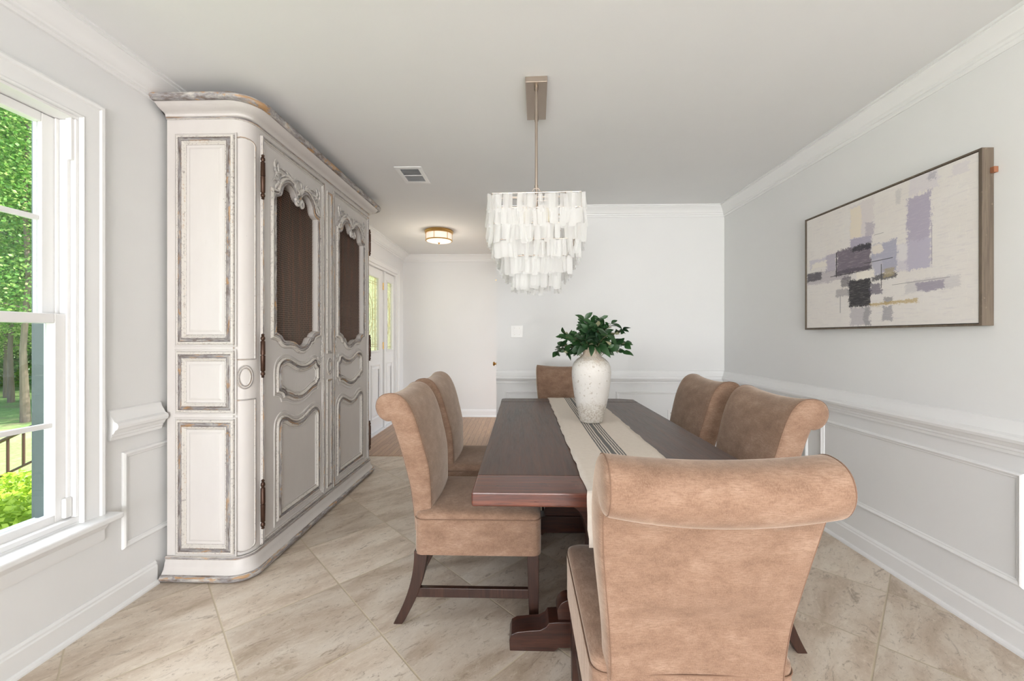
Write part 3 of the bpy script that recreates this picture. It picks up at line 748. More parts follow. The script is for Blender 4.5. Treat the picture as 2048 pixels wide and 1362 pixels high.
# moulding profile used round every panel: outer cream bead, worn ogee, inner bead
MW = [(0, 0), (.003, .008), (.009, .012), (.014, .010), (.019, .002), (.024, .004), (.030, .012), (.037, .013), (.042, .008), (.046, .002), (.050, .0)]
BD = [(0, 0), (.002, .004), (.006, .004), (.008, 0)]
ms = lambda u, v, h: (u, AY0-h, v)          # near side face
mf = lambda u, v, h: (AX1+h, u, v)          # front face
def ccw(p): 
    a = sum(p[i-1][0]*p[i][1]-p[i][0]*p[i-1][1] for i in range(len(p))); return p if a > 0 else p[::-1]
for z0, z1 in ((1.17, 2.215), (.83, 1.135), (.125, .795)):
    b = MB(); b.sweep(ccw([(-1.725, z0), (-1.432, z0), (-1.432, z1), (-1.725, z1)]), MW, ms, closed=True)
    aobj(b, 'side_panel_moulding', 'worn', smooth=True, angle=25)
b = MB()
for z0, z1 in ((1.17, 2.215), (.83, 1.135), (.125, .795)):
    b.sweep(ccw([(-1.662, z0+.062), (-1.494, z0+.062), (-1.494, z1-.062), (-1.662, z1-.062)]), [(0, 0), (.006, .004), (.012, .006), (.03, .006)], ms, closed=True)
    b.box(-1.65, -1.506, AY0-.0065, AY0, z0+.075, z1-.075)
    b.sweep(ccw([(-1.737, z0-.012), (-1.420, z0-.012), (-1.420, z1+.012), (-1.737, z1+.012)]), BD, ms, closed=True)
aobj(b, 'side_raised_field', 'cream', smooth=True, angle=25)
# mouldings wrapped on the rounded corner posts
def mcorner(far):
    def f(u, v, h):
        a = u/RC
        if not far: th_ = -PI/2+a; cx, cy = AX1-RC, AY0+RC
        else: th_ = PI/2-a; cx, cy = AX1-RC, AY1-RC
        r = RC+h; return (cx+r*math.cos(th_), cy+r*math.sin(th_), v)
    return f
AL = RC*PI/2
for far in (False, True):
    b = MB(); mc = mcorner(far)
    def wrapped(z0, z1, top_round=True):
        u0, u1 = .014, AL-.014; pts = []
        for i in range(9): pts.append((u0+(u1-u0)*i/8, z0))
        for i in range(1, 24): pts.append((u1, z0+(z1-z0-.03)*i/24))
        for i in range(9):
            a = PI*i/8; pts.append(((u0+u1)/2+(u1-u0)/2*math.cos(a), z1-.03+.03*math.sin(a)))
        for i in range(1, 24): pts.append((u0, z1-.03-(z1-z0-.03)*i/24))
        return pts
    rim = [(0, 0), (.003, .005), (.009, .006), (.012, .001), (.02, .003), (.03, .005)]
    rimn = [(0, 0), (.002, .004), (.006, .0045), (.009, .0)]
    b.sweep(ccw(wrapped(1.09, 2.215)), rimn, mc, closed=True)
    b.sweep(ccw([(p[0], 1.055-p[1]) for p in wrapped(.16, .93)]), rimn, mc, closed=True)
    b.sweep(ccw([(AL/2+.040*math.cos(a), 1.005+.062*math.sin(a)) for a in [2*PI*i/32 for i in range(32)]]), rimn, mc, closed=True)
    b.sweep(ccw([(AL/2+.030*math.cos(a), 1.005+.050*math.sin(a)) for a in [2*PI*i/32 for i in range(32)]]), rimn, mc, closed=True)
    o = aobj(b, 'corner_moulding', 'worn', smooth=True, angle=30)

# doors: outlines in door space, mirrored for the second
OPEN_T = [(2.193, 1.985), (2.215, 1.990), (2.240, 2.004), (2.252, 2.028), (2.258, 2.050), (2.285, 2.078), (2.320, 2.094), (2.355, 2.088), (2.385, 2.066), (2.402, 2.040), (2.419, 2.028),
          (2.436, 2.040), (2.453, 2.066), (2.483, 2.088), (2.518, 2.094), (2.553, 2.078), (2.580, 2.050), (2.586, 2.028), (2.598, 2.004), (2.623, 1.990), (2.645, 1.985)]
OPEN_B = [(2.645, 1.245), (2.620, 1.238), (2.592, 1.225), (2.575, 1.205), (2.545, 1.198), (2.515, 1.165), (2.470, 1.148), (2.425, 1.155), (2.380, 1.178), (2.330, 1.186), (2.290, 1.186), (2.262, 1.195), (2.245, 1.215), (2.218, 1.228), (2.193, 1.235)]
ot = smooth_loop(OPEN_T, 3, closed=False, sharp=(4, 10, 16)); ob = smooth_loop(OPEN_B, 3, closed=False, sharp=(3, 12))
OPEN = ot+ob
mid = [(2.199, .94), (2.199, 1.02), (2.215, 1.062), (2.262, 1.088), (2.318, 1.088), (2.370, 1.068), (2.430, 1.045), (2.490, 1.040), (2.550, 1.052), (2.600, 1.072), (2.640, 1.064), (2.648, 1.040), (2.679, 1.026),
       (2.679, .965), (2.679, .909), (2.655, .897), (2.640, .872), (2.583, .862), (2.523, .838), (2.450, .818), (2.370, .826), (2.310, .850), (2.262, .858), (2.248, .880), (2.199, .898)]
MID = smooth_loop(mid, 3, sharp=(10, 12, 14, 16, 22, 24))
low = [(2.199, .181), (2.199, .690), (2.207, .735), (2.245, .762), (2.300, .756), (2.350, .728), (2.410, .712), (2.470, .720), (2.530, .745), (2.590, .762), (2.640, .752), (2.672, .720), (2.679, .680), (2.679, .181)]
LOW = smooth_loop(low, 3, sharp=(0, 1, 12, 13))
DY0, DY1, DZ0, DZ1 = 2.072, 2.737, .122, 2.262
MIRR = 5.607
def make_door(mir):
    f = (lambda p: (MIRR-p[0], p[1])) if mir else (lambda p: p)
    T = lambda L: ccw([f(p) for p in L])
    b = MB(); dl = aobj(MB(), 'tmp', 'cream') if False else None
    outer = T([(DY0, DZ0), (DY1, DZ0), (DY1, DZ1), (DY0, DZ1)])
    b.plate([outer, T(OPEN)], mf, -.026, .006)
    mo = lambda u, v, h: mf(u, v, h+.006)
    door = aobj(b, 'door', 'cream', smooth=True, angle=30)
    # raised fields and outer beads stay in the cream colour
    b = MB()
    b.sweep(T(OPEN), [(.0, 0), (-.010, .004), (-.020, .004), (-.024, 0)][::-1], mo, closed=True)
    for L in (MID, LOW):
        b.sweep(T(L), [(.049, 0), (.052, .003), (.056, .004), (.058, 0)], mo, closed=True)
        b.sweep(T(L), [(-.022, 0), (-.020, .005), (-.014, .005), (-.011, 0)], mo, closed=True)
    b.sweep(T([(DY0, DZ0), (DY1, DZ0), (DY1, DZ1), (DY0, DZ1)]), [(.018, 0), (.022, .005), (.027, .005), (.030, 0)], mo, closed=True)
    o = aobj(b, 'raised_field', 'cream', door, smooth=True, angle=25)
    b = MB()
    b.sweep(T([(DY0, DZ0), (DY1, DZ0), (DY1, DZ1), (DY0, DZ1)]), [(0, 0), (.001, .008), (.008, .011), (.015, .006), (.018, 0)], mo, closed=True)
    aobj(b, 'edge_moulding', 'worn', door, smooth=True, angle=25)
    for L, nm in ((OPEN, 'mesh_frame_moulding'), (MID, 'middle_panel_moulding'), (LOW, 'lower_panel_moulding')):
        b = MB()
        pr_ = MW if L is not OPEN else [(.0, -.02), (-.001, .006), (-.006, .012), (-.013, .010), (-.017, .003), (-.023, .004), (-.029, .013), (-.036, .013), (-.042, .006), (-.046, 0)]
        b.sweep(T(L), pr_, mo, closed=True)
        aobj(b, nm, 'worn', door, smooth=True, angle=25)
    # scrolls and leaf carving over the opening
    b = MB()
    def R(u, v, h=0): u, v = f((u, v)); return mo(u, v, h)
    def curl(cx, cy, r, s, turns=1.4, r0=.010):
        pts = []; rs = []
        for i in range(26):
            k = i/25; a = PI/2+s*k*turns*2*PI; rr = r*(1-.85*k)
            pts.append(R(cx+rr*math.cos(a), cy+rr*math.sin(a), .006+.008*k)); rs.append(r0*(1-.35*k))
        b.tube(pts, rs, 8)
    curl(2.398, 2.020, .026, 1); curl(2.440, 2.020, .026, -1)
    def leaf(pts, r):
        P = smooth_loop(pts, 5, closed=False); n = len(P)
        b.tube([R(p[0], p[1], .003+.004*math.sin(PI*i/(n-1))) for i, p in enumerate(P)], [max(.0012, r*math.sin(PI*min(1, (i+.6)/n))**.7*(1-.55*i/n)) for i in range(n)], 7)
    for s in (-1, 1):
        c = 2.419
        def Q(dx, z): return (c+s*dx, z)
        leaf([Q(.02, 2.085), Q(.06, 2.125), Q(.11, 2.140), Q(.16, 2.125), Q(.20, 2.085)], .013)
        leaf([Q(.015, 2.075), Q(.04, 2.10), Q(.05, 2.14), Q(.035, 2.165)], .009)
        leaf([Q(.10, 2.135), Q(.13, 2.155), Q(.17, 2.160), Q(.20, 2.150)], .008)
        leaf([Q(.15, 2.125), Q(.19, 2.130), Q(.225, 2.115), Q(.235, 2.085)], .009)
        leaf([Q(.19, 2.09), Q(.215, 2.06), Q(.235, 2.035), Q(.228, 2.01)], .010)
        leaf([Q(.205, 2.10), Q(.235, 2.125), Q(.245, 2.165), Q(.222, 2.195)], .010)
        leaf([Q(.20, 2.11), Q(.215, 2.15), Q(.205, 2.185)], .008)
        leaf([Q(.215, 2.075), Q(.245, 2.075), Q(.258, 2.055)], .007)
        leaf([Q(.07, 2.13), Q(.085, 2.155), Q(.11, 2.168)], .006)
        leaf([Q(.03, 2.12), Q(.02, 2.145), Q(.0, 2.16)], .007)
        leaf([Q(.23, 2.0), Q(.245, 1.985), Q(.243, 1.96)], .006)
    aobj(b, 'carving', 'carved', door, smooth=True, angle=50); b = MB()
    # little husk drop beside the upper opening foot
    for k in range(5):
        z = 1.215-.034*k; u = 2.700-.003*k
        leaf([(u, z), (u+.007, z-.012), (u, z-.026)], .006)
    aobj(b, 'husk_drop_ornament', 'carved', door, smooth=True, angle=50)
    # hexagonal wire
    b = MB(); s = .0082; hx = s*math.sqrt(3); poly = T(OPEN)
    def inside(u, v):
        c = False; n = len(poly); j = n-1
        for i in range(n):
            if (poly[i][1] > v) != (poly[j][1] > v) and u < (poly[j][0]-poly[i][0])*(v-poly[i][1])/(poly[j][1]-poly[i][1])+poly[i][0]: c = not c
            j = i
        return c
    Y0, Z0 = (2.185 if not mir else MIRR-2.655), 1.14
    rows = int(.98/(1.5*s)); cols = int(.48/hx)+1; wr = .00045
    def wire(p, q):
        (u0, v0), (u1, v1) = p, q
        if not (inside(u0, v0) or inside(u1, v1)): return
        d = Vector((u1-u0, v1-v0)).normalized(); nx, ny = -d.y*wr, d.x*wr; vs = []
        for (u, v) in ((u0, v0), (u1, v1)):
            vs += [mf(u+nx, v+ny, -.018), mf(u-nx, v-ny, -.018), mf(u, v, -.018+wr*1.6)]
        b.add(vs, [(0, 1, 4, 3), (1, 2, 5, 4), (2, 0, 3, 5)])
    for r in range(rows+1):
        for c_ in range(cols+1):
            cx = Y0+c_*hx+(hx/2 if r % 2 else 0); cy = Z0+r*1.5*s
            A_ = [(cx+s*math.sin(PI/3*k), cy+s*math.cos(PI/3*k)) for k in range(6)]
            wire(A_[0], A_[1]); wire(A_[0], A_[5]); wire(A_[1], A_[2])
    aobj(b, 'wire_mesh', 'wire', door)
    # hinges (long turned barrels)
    yh_ = f((DY0-.004, 0))[0]
    for z0, z1 in ((1.925, 2.16), (.995, 1.225), (.205, .465)):
        b = MB(); n = 15; pts = []; rs = []
        L = z1-z0
        for t_, r_ in ((0, .003), (.02, .007), (.04, .004), (.06, .008), (.10, .009), (.14, .005), (.16, .009), (.50, .0095), (.505, .006), (.515, .006), (.52, .0095), (.82, .009), (.84, .005), (.88, .009), (.92, .008), (.95, .004), (.975, .007), (1, .002)):
            pts.append((AX1+.018, yh_, z0+t_*L)); rs.append(r_*1.25)
        b.tube(pts, rs, 12); aobj(b, 'hinge', 'iron', door, smooth=True, angle=50)
    return door
make_door(False); make_door(True)
# centre strip carried by the first door, with its oval
b = MB(); b.box(AX1-.02, AX1+.012, 2.745, 2.858, .125, 2.26); aobj(b, 'centre_stile', 'cream', bevel=.004)
b = MB(); m2 = lambda u, v, h: mf(u, v, h+.012)
for z0, z1 in ((1.09, 2.225), (.155, .915)): b.sweep(ccw([(2.762, z0), (2.842, z0), (2.842, z1), (2.762, z1)]), [(0, 0), (.003, .007), (.010, .008), (.016, .002), (.020, .005), (.024, 0)], m2, closed=True)
for q in (1, .7): b.sweep(ccw([(2.802+.036*q*math.cos(a), 1.0+.060*q*math.sin(a)) for a in [2*PI*i/32 for i in range(32)]]), [(0, 0), (.002, .006), (.007, .007), (.011, 0)], m2, closed=True)
aobj(b, 'centre_moulding', 'worn', smooth=True, angle=30)

# ------------------------------------------------------------------ dining table
TX0, TX1, TY0, TY1, TZ = -.147, .797, 1.158, 2.935, .76
tb = empty('trestle_table', ((TX0+TX1)/2, (TY0+TY1)/2, 0), 0, 'long dark brown wooden trestle dining table with red-brown end boards', 'table')
tcx, tcy = (TX0+TX1)/2, (TY0+TY1)/2
def tobj(b, name, m, par=None, **k):
    b.v = [(v[0]-tcx, v[1]-tcy, v[2]) for v in b.v]
    return b.build(name, M[m], par or tb, **k)
b = MB(); b.box(TX0+.002, TX1-.002, TY0+.152, TY1-.152, TZ-.036, TZ-.001); tobj(b, 'tabletop', 'table_top', bevel=.003, seg=3)
for s in (0, 1):
    y0, y1 = (TY0, TY0+.147) if s == 0 else (TY1-.149, TY1)
    c = .018; pts = [(TX0, y0), (TX1-.0, y0), (TX1, y1), (TX0, y1)] if s == 0 else [(TX0, y0), (TX1, y0), (TX1, y1-.04), (TX1-.09, y1), (TX0+.03, y1), (TX0, y1-.02)]
    b = MB(); b.plate([pts], flat, TZ-.040, TZ); tobj(b, 'end_board', 'table_end' if s == 0 else 'table_top', bevel=.006, seg=3)
b = MB(); b.box(TX0+.10, TX0+.125, TY0+.22, TY1-.22, TZ-.13, TZ-.037); b.box(TX1-.125, TX1-.10, TY0+.22, TY1-.22, TZ-.13, TZ-.037)
b.box(TX0+.125, TX1-.125, TY0+.22, TY0+.245, TZ-.13, TZ-.037); b.box(TX0+.125, TX1-.125, TY1-.245, TY1-.22, TZ-.13, TZ-.037); tobj(b, 'apron', 'table_base', bevel=.003)
mxz = lambda y: (lambda u, v, h: (u, y+h, v))
for y in (1.548, 2.455):
    half = [(.372, 0), (.374, .040), (.366, .062), (.345, .073), (.300, .078), (.255, .082), (.232, .094), (.222, .110), (.185, .113)]
    foot = [(tcx-a, z) for a, z in half]+[(tcx+a, z) for a, z in half[::-1]]+[(tcx+.20, 0), (tcx+.185, .014), (tcx-.185, .014), (tcx-.20, 0)]
    b = MB(); b.plate([foot], mxz(y), 0, .092); tobj(b, 'foot', 'table_base', bevel=.009, seg=3)
    boss = [(.185, .1135), (.188, .150), (.172, .178), (.145, .190), (.118, .182), (.105, .200), (.098, .26), (.075, .36), (.072, .45), (.095, .52), (.14, .56), (.19, .585), (.30, .60), (.33, .629)]
    boss = smooth_loop([(tcx-a, z) for a, z in boss], 3, closed=False)+smooth_loop([(tcx+a, z) for a, z in boss[::-1]], 3, closed=False)
    b = MB(); b.plate([boss], mxz(y+.012), 0, .068); tobj(b, 'trestle_post', 'table_base', bevel=.005, seg=2)
b = MB(); b.box(tcx-.03, tcx+.03, 1.60, 2.50, .30, .39); tobj(b, 'stretcher', 'table_base', bevel=.005)
for s in (1, -1):
    b = MB(); y0 = 2.05+s*.06; y1 = 2.05+s*.36
    b.tube([(tcx, y0, .385), (tcx, y1, .69)], .028, 4); tobj(b, 'brace', 'table_base', bevel=.004)

# table runner
b = MB(); RX0, RX1 = .188, .527
prof = [(TY1+.004, .62), (TY1+.006, .70), (TY1+.007, TZ-.02), (TY1+.002, TZ+.0035)]
n = 40
for i in range(1, n): prof.append((TY1-(TY1-TY0)*i/n, TZ+.0035))
prof += [(TY0+.012, TZ+.004), (TY0-.001, TZ+.002), (TY0-.0055, TZ-.006), (TY0-.0065, TZ-.03), (TY0-.007, TZ-.06), (TY0-.008, TZ-.10), (TY0-.009, TZ-.125), (TY0-.009, TZ-.150)]
nu = 16; vs = []; uvs = []; L = 0; P = None
for i, (y, z) in enumerate(prof):
    if P: L += math.hypot(y-P[0], z-P[1])
    P = (y, z)
    for j in range(nu+1):
        t_ = j/nu; wob = .0022*math.sin(L*31+j*.0)+.0016*math.sin(L*77) if j in (0, nu) else 0
        x = RX0+(RX1-RX0)*t_+wob+(.001*math.sin(L*9))
        dz = .0009*math.sin(L*40+j*1.7)
        vs.append((x, y, z+(dz if z > TZ else 0))); uvs.append((t_, L))
fs = []
for i in range(len(prof)-1):
    for j in range(nu): k = i*(nu+1)+j; fs.append((k, k+1, k+nu+2, k+nu+1))
me = bpy.data.meshes.new('table_runner'); me.from_pydata([(x-.357, y-2.05, z-TZ) for x, y, z in vs], [], fs)
ul = me.uv_layers.new(name='UVMap')
for lp in me.loops: ul.data[lp.index].uv = uvs[lp.vertex_index]
me.materials.append(M['linen'])
for p in me.polygons: p.use_smooth = True
ro = bpy.data.objects.new('table_runner', me); C.objects.link(ro); ro.location = (.357, 2.05, TZ)
sm = ro.modifiers.new('solid', 'SOLIDIFY'); sm.thickness = .002; sm.offset = 0
tag(ro, 'cream woven table runner with dark grey stripes lying along the table', 'table runner')

# ------------------------------------------------------------------ vase and greenery
VX, VY, VZ = .362, 2.115, TZ+.0055
vz = empty('vase', (VX, VY, VZ), 0, 'rough whitewashed ceramic vase standing on the table runner', 'vase')
vp = [(.030, 0), (.053, 0), (.058, .004), (.060, .012), (.066, .035), (.078, .085), (.089, .14), (.096, .19), (.1005, .235), (.101, .262), (.098, .288), (.089, .310), (.072, .328), (.054, .340), (.045, .350), (.0425, .360), (.044, .372), (.047, .383), (.046, .388), (.042, .386), (.038, .372), (.038, .350), (.05, .33), (.08, .28), (.085, .2), (.05, .05), (.001, .03)]
P2 = []
for i in range(len(vp)-1):
    for k in range(2): t_ = k/2; P2.append((vp[i][0]*(1-t_)+vp[i+1][0]*t_, vp[i][1]*(1-t_)+vp[i+1][1]*t_))
P2.append(vp[-1])
b = MB(); b.lathe(P2, n=56, cap=False)
b.build('vase_body', M['vase'], vz, smooth=True, angle=60)
pl_ = empty('greenery_bunch', (VX, VY, VZ+.30), 0, 'bunch of dark green leafy stems standing in the white vase', 'plant')
rnd = random.Random(12)
def leafquad(b, p, d, up, L, W, bend=.2):
    d = d.normalized(); s = d.cross(up)
    if s.length < 1e-3: s = d.orthogonal()
    s.normalize(); nrm_ = s.cross(d).normalized(); rows = []
    for t_, w_ in ((0, .04), (.15, .5), (.35, .92), (.55, 1), (.78, .66), (.92, .28), (1, .02)):
        c = p+d*L*t_-nrm_*bend*L*t_*t_
        rows.append([c-s*W*w_*.5+nrm_*W*.12*w_, c, c+s*W*w_*.5+nrm_*W*.12*w_])
    vs = [q for r_ in rows for q in r_]; fs = []
    for i in range(len(rows)-1):
        k = i*3; fs += [(k, k+1, k+4, k+3), (k+1, k+2, k+5, k+4)]
    b.add(vs, fs)
bs, bl, bp = MB(), MB(), MB()
nst = 24
for i in range(nst+6):
    a = 2*PI*i/nst+rnd.uniform(-.25, .25) if i < nst else (-.35, .1, .35, -.1, 3.3, 2.9)[i-nst]; reach = (rnd.uniform(.15, .185) if i < nst+4 else .135) if i >= nst else rnd.uniform(.05, .19) if i % 3 else rnd.uniform(.01, .08)
    top = rnd.uniform(.14, .265)-(reach*.48)
    p0 = Vector((.012*math.cos(a), .012*math.sin(a), -.10)); p1 = Vector((.024*math.cos(a), .024*math.sin(a), .088))
    p2 = Vector((reach*.55*math.cos(a), reach*.55*math.sin(a)*.9, .088+(top-.088)*.75)); p3 = Vector((reach*math.cos(a), reach*math.sin(a)*.9, top))
    pts = []
    for k in range(11):
        t_ = k/10; pts.append(p0*(1-t_)**3+p1*3*t_*(1-t_)**2+p2*3*t_*t_*(1-t_)+p3*t_**3)
    bs.tube(pts, [.0022-.0012*k/10 for k in range(11)], 5)
    for k in range(5, 11):
        for _ in range(3):
            p = pts[k]; d = (pts[k]-pts[k-1]).normalized()
            ang = rnd.uniform(0, 2*PI); out = Vector((math.cos(ang), math.sin(ang), rnd.uniform(-.5, .7)))
            dd = d*.5+out; L_ = rnd.uniform(.030, .062)
            if (Vector((p.x, p.y)).length < .045 and p.z+dd.z*L_ < .095): dd.z = abs(dd.z)+.3
            leafquad(bp if rnd.random() < .09 else bl, p, dd, Vector((rnd.uniform(-.9, .9), rnd.uniform(-1.6, .4), rnd.uniform(.2, 1))), L_*1.06, L_*rnd.uniform(.42, .60), rnd.uniform(0, .45))
# a few long leaves that droop beside the neck
for a, L_ in ((2.6, .07), (-.9, .085), (-1.7, .07), (.15, .09), (3.5, .08), (-.3, .085), (-2.3, .075), (-1.3, .06), (3.0, .085)):
    leafquad(bl, Vector((.05*math.cos(a), .05*math.sin(a), .105)), Vector((math.cos(a), math.sin(a), -.55)), Vector((0, -1, .6)), L_, L_*.42, .45)
bs.build('stems', M['stem'], pl_, smooth=True)
bl.build('foliage', M['leaf'], pl_, smooth=True, angle=80)
o = bp.build('pale_leaves', M['leaf_pale'], pl_, smooth=True, angle=80); o['label'] = 'pale dried leaves'

# ------------------------------------------------------------------ chairs
CP = [(0, .385), (-.002, .444), (-.008, .50), (-.019, .588), (-.048, .72), (-.074, .815), (-.090, .858), (-.108, .856), (-.130, .866), (-.146, .884), (-.155, .908), (-.154, .932), (-.144, .953), (-.126, .967), (-.102, .973),
      (-.078, .973), (-.052, .963), (-.028, .942), (-.008, .91), (.010, .868), (.028, .81), (.042, .755), (.056, .70), (.066, .644), (.070, .58), (.072, .50), (.072, .385)]
CPS = smooth_loop(CP, 3, sharp=(0, 6, 26))
def inset(loop, d):
    n = len(loop); out = []
    P = [Vector(p) for p in loop]
    for i in range(n):
        a = (P[i]-P[i-1]); c = (P[(i+1) % n]-P[i])
        if a.length < 1e-7: a = c
        if c.length < 1e-7: c = a
        n0 = Vector((-a.y, a.x)).normalized(); n1 = Vector((-c.y, c.x)).normalized(); m = n0+n1
        m = m.normalized() if m.length > 1e-6 else n0
        out.append(P[i]+m*d/max(.6, m.dot(n0)))
    return out
_a = sum(CPS[i-1][0]*CPS[i][1]-CPS[i][0]*CPS[i-1][1] for i in range(len(CPS)))
SG = 1 if _a > 0 else -1     # left of travel is inward when counter-clockwise
def hw(z):
    t_ = min(max((z-.45)/.42, 0), 1); t_ = t_*t_*(3-2*t_); return .194+.034*t_
def build_chair():
    root = empty('dining_chair', (0, 0, 0))
    b = MB(); sl = []
    N = 14
    for i in range(N+1):
        t_ = -.955+1.91*i/N; sl.append((t_, 0, 0))
    cap = [(.975, .001, 0), (.992, .0035, 0), (1.006, .008, 0), (1.018, .016, 0), (1.026, .027, 0), (1.030, .038, 0)]
    sl = [(-a, b_, c_) for a, b_, c_ in cap[::-1]]+sl+cap
    vs = []; n = len(CPS)
    for t_, d, _ in sl:
        P = inset(CPS, SG*d) if d else [Vector(p) for p in CPS]
        for (x, z) in P:
            k = 1-min(abs(t_), 1)**2
            dz = -.015*k*max(0, (z-.75)/.22) if z > .75 else 0
            if x < -.085 and z < .91: dz = -.024*k
            if x > (-.02) and z < .93: dxx = .012*k
            else: dxx = .004*k if z > .85 else -.004*k
            vs.append((x+dxx, t_*hw(z), z+dz))
    fs = []
    for i in range(len(sl)-1):
        for k in range(n):
            fs.append((i*n+k, i*n+(k+1) % n, (i+1)*n+(k+1) % n, (i+1)*n+k))
    for base in (0, (len(sl)-1)*n):
        lp = [Vector((vs[base+k][0], vs[base+k][2], 0)) for k in range(n)]
        for tr in tessellate_polygon([lp]): fs.append(tuple(base+q for q in tr))
    b.add(vs, fs); back = b.build('backrest', M['fabric'], root, smooth=True, angle=60)
    # welted seams on both edges
    for t_ in (-.978, .978):
        b = MB(); pts = []
        for (x, z) in CPS[3:-2]:
            pts.append((x, t_*hw(z), z))
        P = inset(CPS, SG*.0012); P = P[3:-2]
        pts = [(p.x, t_*hw(p.y), p.y) for p in P]
        b.tube(pts, .0013, 6); b.build('seam', M['piping'], back, smooth=True, angle=80)
    # seat with skirt
    b = MB(); x0, x1, hy = .008, .536, .230
    def rr(x0, x1, hy, r, z, wav=0, n=8):
        pts = []
        segs = [((x1-r, hy-r), 0), ((x0+r, hy-r), PI/2), ((x0+r, -hy+r), PI), ((x1-r, -hy+r), 3*PI/2)]
        for (cx, cy), a0 in segs:
            for i in range(n+1): a = a0+PI/2*i/n; pts.append((cx+r*math.cos(a), cy+r*math.sin(a)))
        out = []; m = len(pts)
        for i in range(m):
            p, q = Vector(pts[i]), Vector(pts[(i+1) % m]); k = max(1, int((q-p).length/.014))
            for j in range(k):
                v = p.lerp(q, j/k); out.append(v)
        res = []
        for i, v in enumerate(out):
            c = Vector(((x0+x1)/2, 0)); dr_ = (v-c).normalized()
            g = wav*(math.sin(i*2.1)+.6*math.sin(i*3.7+1))
            res.append((v.x+dr_.x*g, v.y+dr_.y*g, z))
        return res
    rings = [rr(x0, x1, hy, .035, .302), rr(x0, x1, hy, .035, .33, .0006), rr(x0, x1, hy, .035, .37, .0005), rr(x0, x1, hy, .035, .41, .0011), rr(x0, x1, hy, .035, .438, .0018), rr(x0-.0, x1, hy, .035, .448, .0008)]
    cnt = len(rings[0])
    def shrink(d, z):
        r0 = rr(x0, x1, hy, .035, .448)
        cx, cy = (x0+x1)/2, 0
        sx = ((x1-x0)/2-d)/((x1-x0)/2); sy = (hy-d)/hy
        return [(cx+(p[0]-cx)*sx, p[1]*sy, z) for p in r0]
    rings += [shrink(.002, .450), shrink(.001, .456), shrink(.002, .466), shrink(.012, .474), shrink(.035, .480), shrink(.08, .485), shrink(.14, .488), shrink(.20, .489), shrink(.236, .489)]
    vs = [p for r_ in rings for p in r_]; fs = []
    for i in range(len(rings)-1):
        for k in range(cnt): fs.append((i*cnt+k, i*cnt+(k+1) % cnt, (i+1)*cnt+(k+1) % cnt, (i+1)*cnt+k))
    fs.append(tuple((len(rings)-1)*cnt+k for k in range(cnt))); fs.append(tuple(reversed(range(cnt))))
    b.add(vs, fs); seat = b.build('seat', M['fabric'], root, smooth=True, angle=70)
    b = MB(); p_ = shrink(-.0005, .4495); b.tube(p_+[p_[0]], .0018, 5); b.build('seam', M['piping'], seat, smooth=True, angle=80)
    # legs
    for s in (-1, 1):
        b = MB(); y = s*.195
        def post(stn):
            vs = []; fs = []
            for (xc, z, hx_, hy_) in stn: vs += [(xc-hx_, y-hy_, z), (xc+hx_, y-hy_, z), (xc+hx_, y+hy_, z), (xc-hx_, y+hy_, z)]
            for i in range(len(stn)-1):
                for k in range(4): fs.append((i*4+k, i*4+(k+1) % 4, (i+1)*4+(k+1) % 4, (i+1)*4+k))
            fs.append((0, 1, 2, 3)); m = (len(stn)-1)*4; fs.append((m, m+1, m+2, m+3)); b.add(vs, fs)
        post([(.507, 0, .019, .019), (.505, .15, .0225, .021), (.503, .31, .0245, .023)])
        b.build('leg', M['leg_wood'], root, bevel=.003)
        b = MB()
        st = []
        for i in range(13):
            t_ = i/12; z = .31*t_; xc = -.066+.098*(1-(1-t_)**1.9); st.append((xc, z, .019+.009*t_, .019+.003*t_))
        post(st); b.build('leg', M['leg_wood'], root, bevel=.003)
        b = MB(); b.box(.0, .484, y-.011, y+.011, .110, .150); b.build('stretcher', M['leg_wood'], root, bevel=.003)
    return root
spots = [
    (-.457, 1.893, 0, 'tan upholstered chair left of the table, nearer one, its legs in full view'),
    (-.465, 2.495, 0, 'tan upholstered chair left of the table, farther one, partly hidden behind the nearer left chair'),
    (1.005, 1.775, PI, 'tan upholstered chair right of the table, nearer one, its rolled end facing the camera'),
    (.995, 2.360, PI, 'tan upholstered chair right of the table, farther one beside the far wall corner'),
    (.388, .905, PI/2, 'tan upholstered chair at the near table end, its back to the camera'),
    (.352, 3.285, -PI/2, 'tan upholstered chair at the far end of the table, half hidden behind the vase'),
]
ch0 = build_chair()
for i, (x, y, rz, lab) in enumerate(spots):
    o = ch0 if i == 0 else copy_tree(ch0)
    o.location = (x, y, 0); o.rotation_euler = (0, 0, rz)
    tag(o, lab, 'chair', 'upholstered chairs around the dining table')

# ------------------------------------------------------------------ painting on the right wall
pa = empty('framed_painting', (XR, 2.18, 1.615), 0, 'large framed abstract painting in cream, lavender and black on the right wall', 'painting')
PY0, PY1, PZ0, PZ1 = 1.672, 2.690, 1.254, 1.974; PXF = 1.857
def pobj(b, name, m, **k):
    b.v = [(v[0]-XR, v[1]-2.18, v[2]-1.615) for v in b.v]; return b.build(name, M[m], pa, **k)
b = MB(); q = .012
b.box(PXF, XR-.001, PY0, PY0+q, PZ0, PZ1); b.box(PXF, XR-.001, PY1-q, PY1, PZ0, PZ1); b.box(PXF, XR-.001, PY0+q, PY1-q, PZ0, PZ0+q*.7); b.box(PXF, XR-.001, PY0+q, PY1-q, PZ1-q*.7, PZ1)
pobj(b, 'frame', 'frame_wood', bevel=.001)
b = MB(); b.box(PXF+.012, XR-.004, PY0+q, PY1-q, PZ0+q*.7, PZ1-q*.7); pobj(b, 'backing', 'frame_dark')
b = MB(); y0, y1, z0, z1 = PY0+q+.003, PY1-q-.003, PZ0+.0115, PZ1-.0115
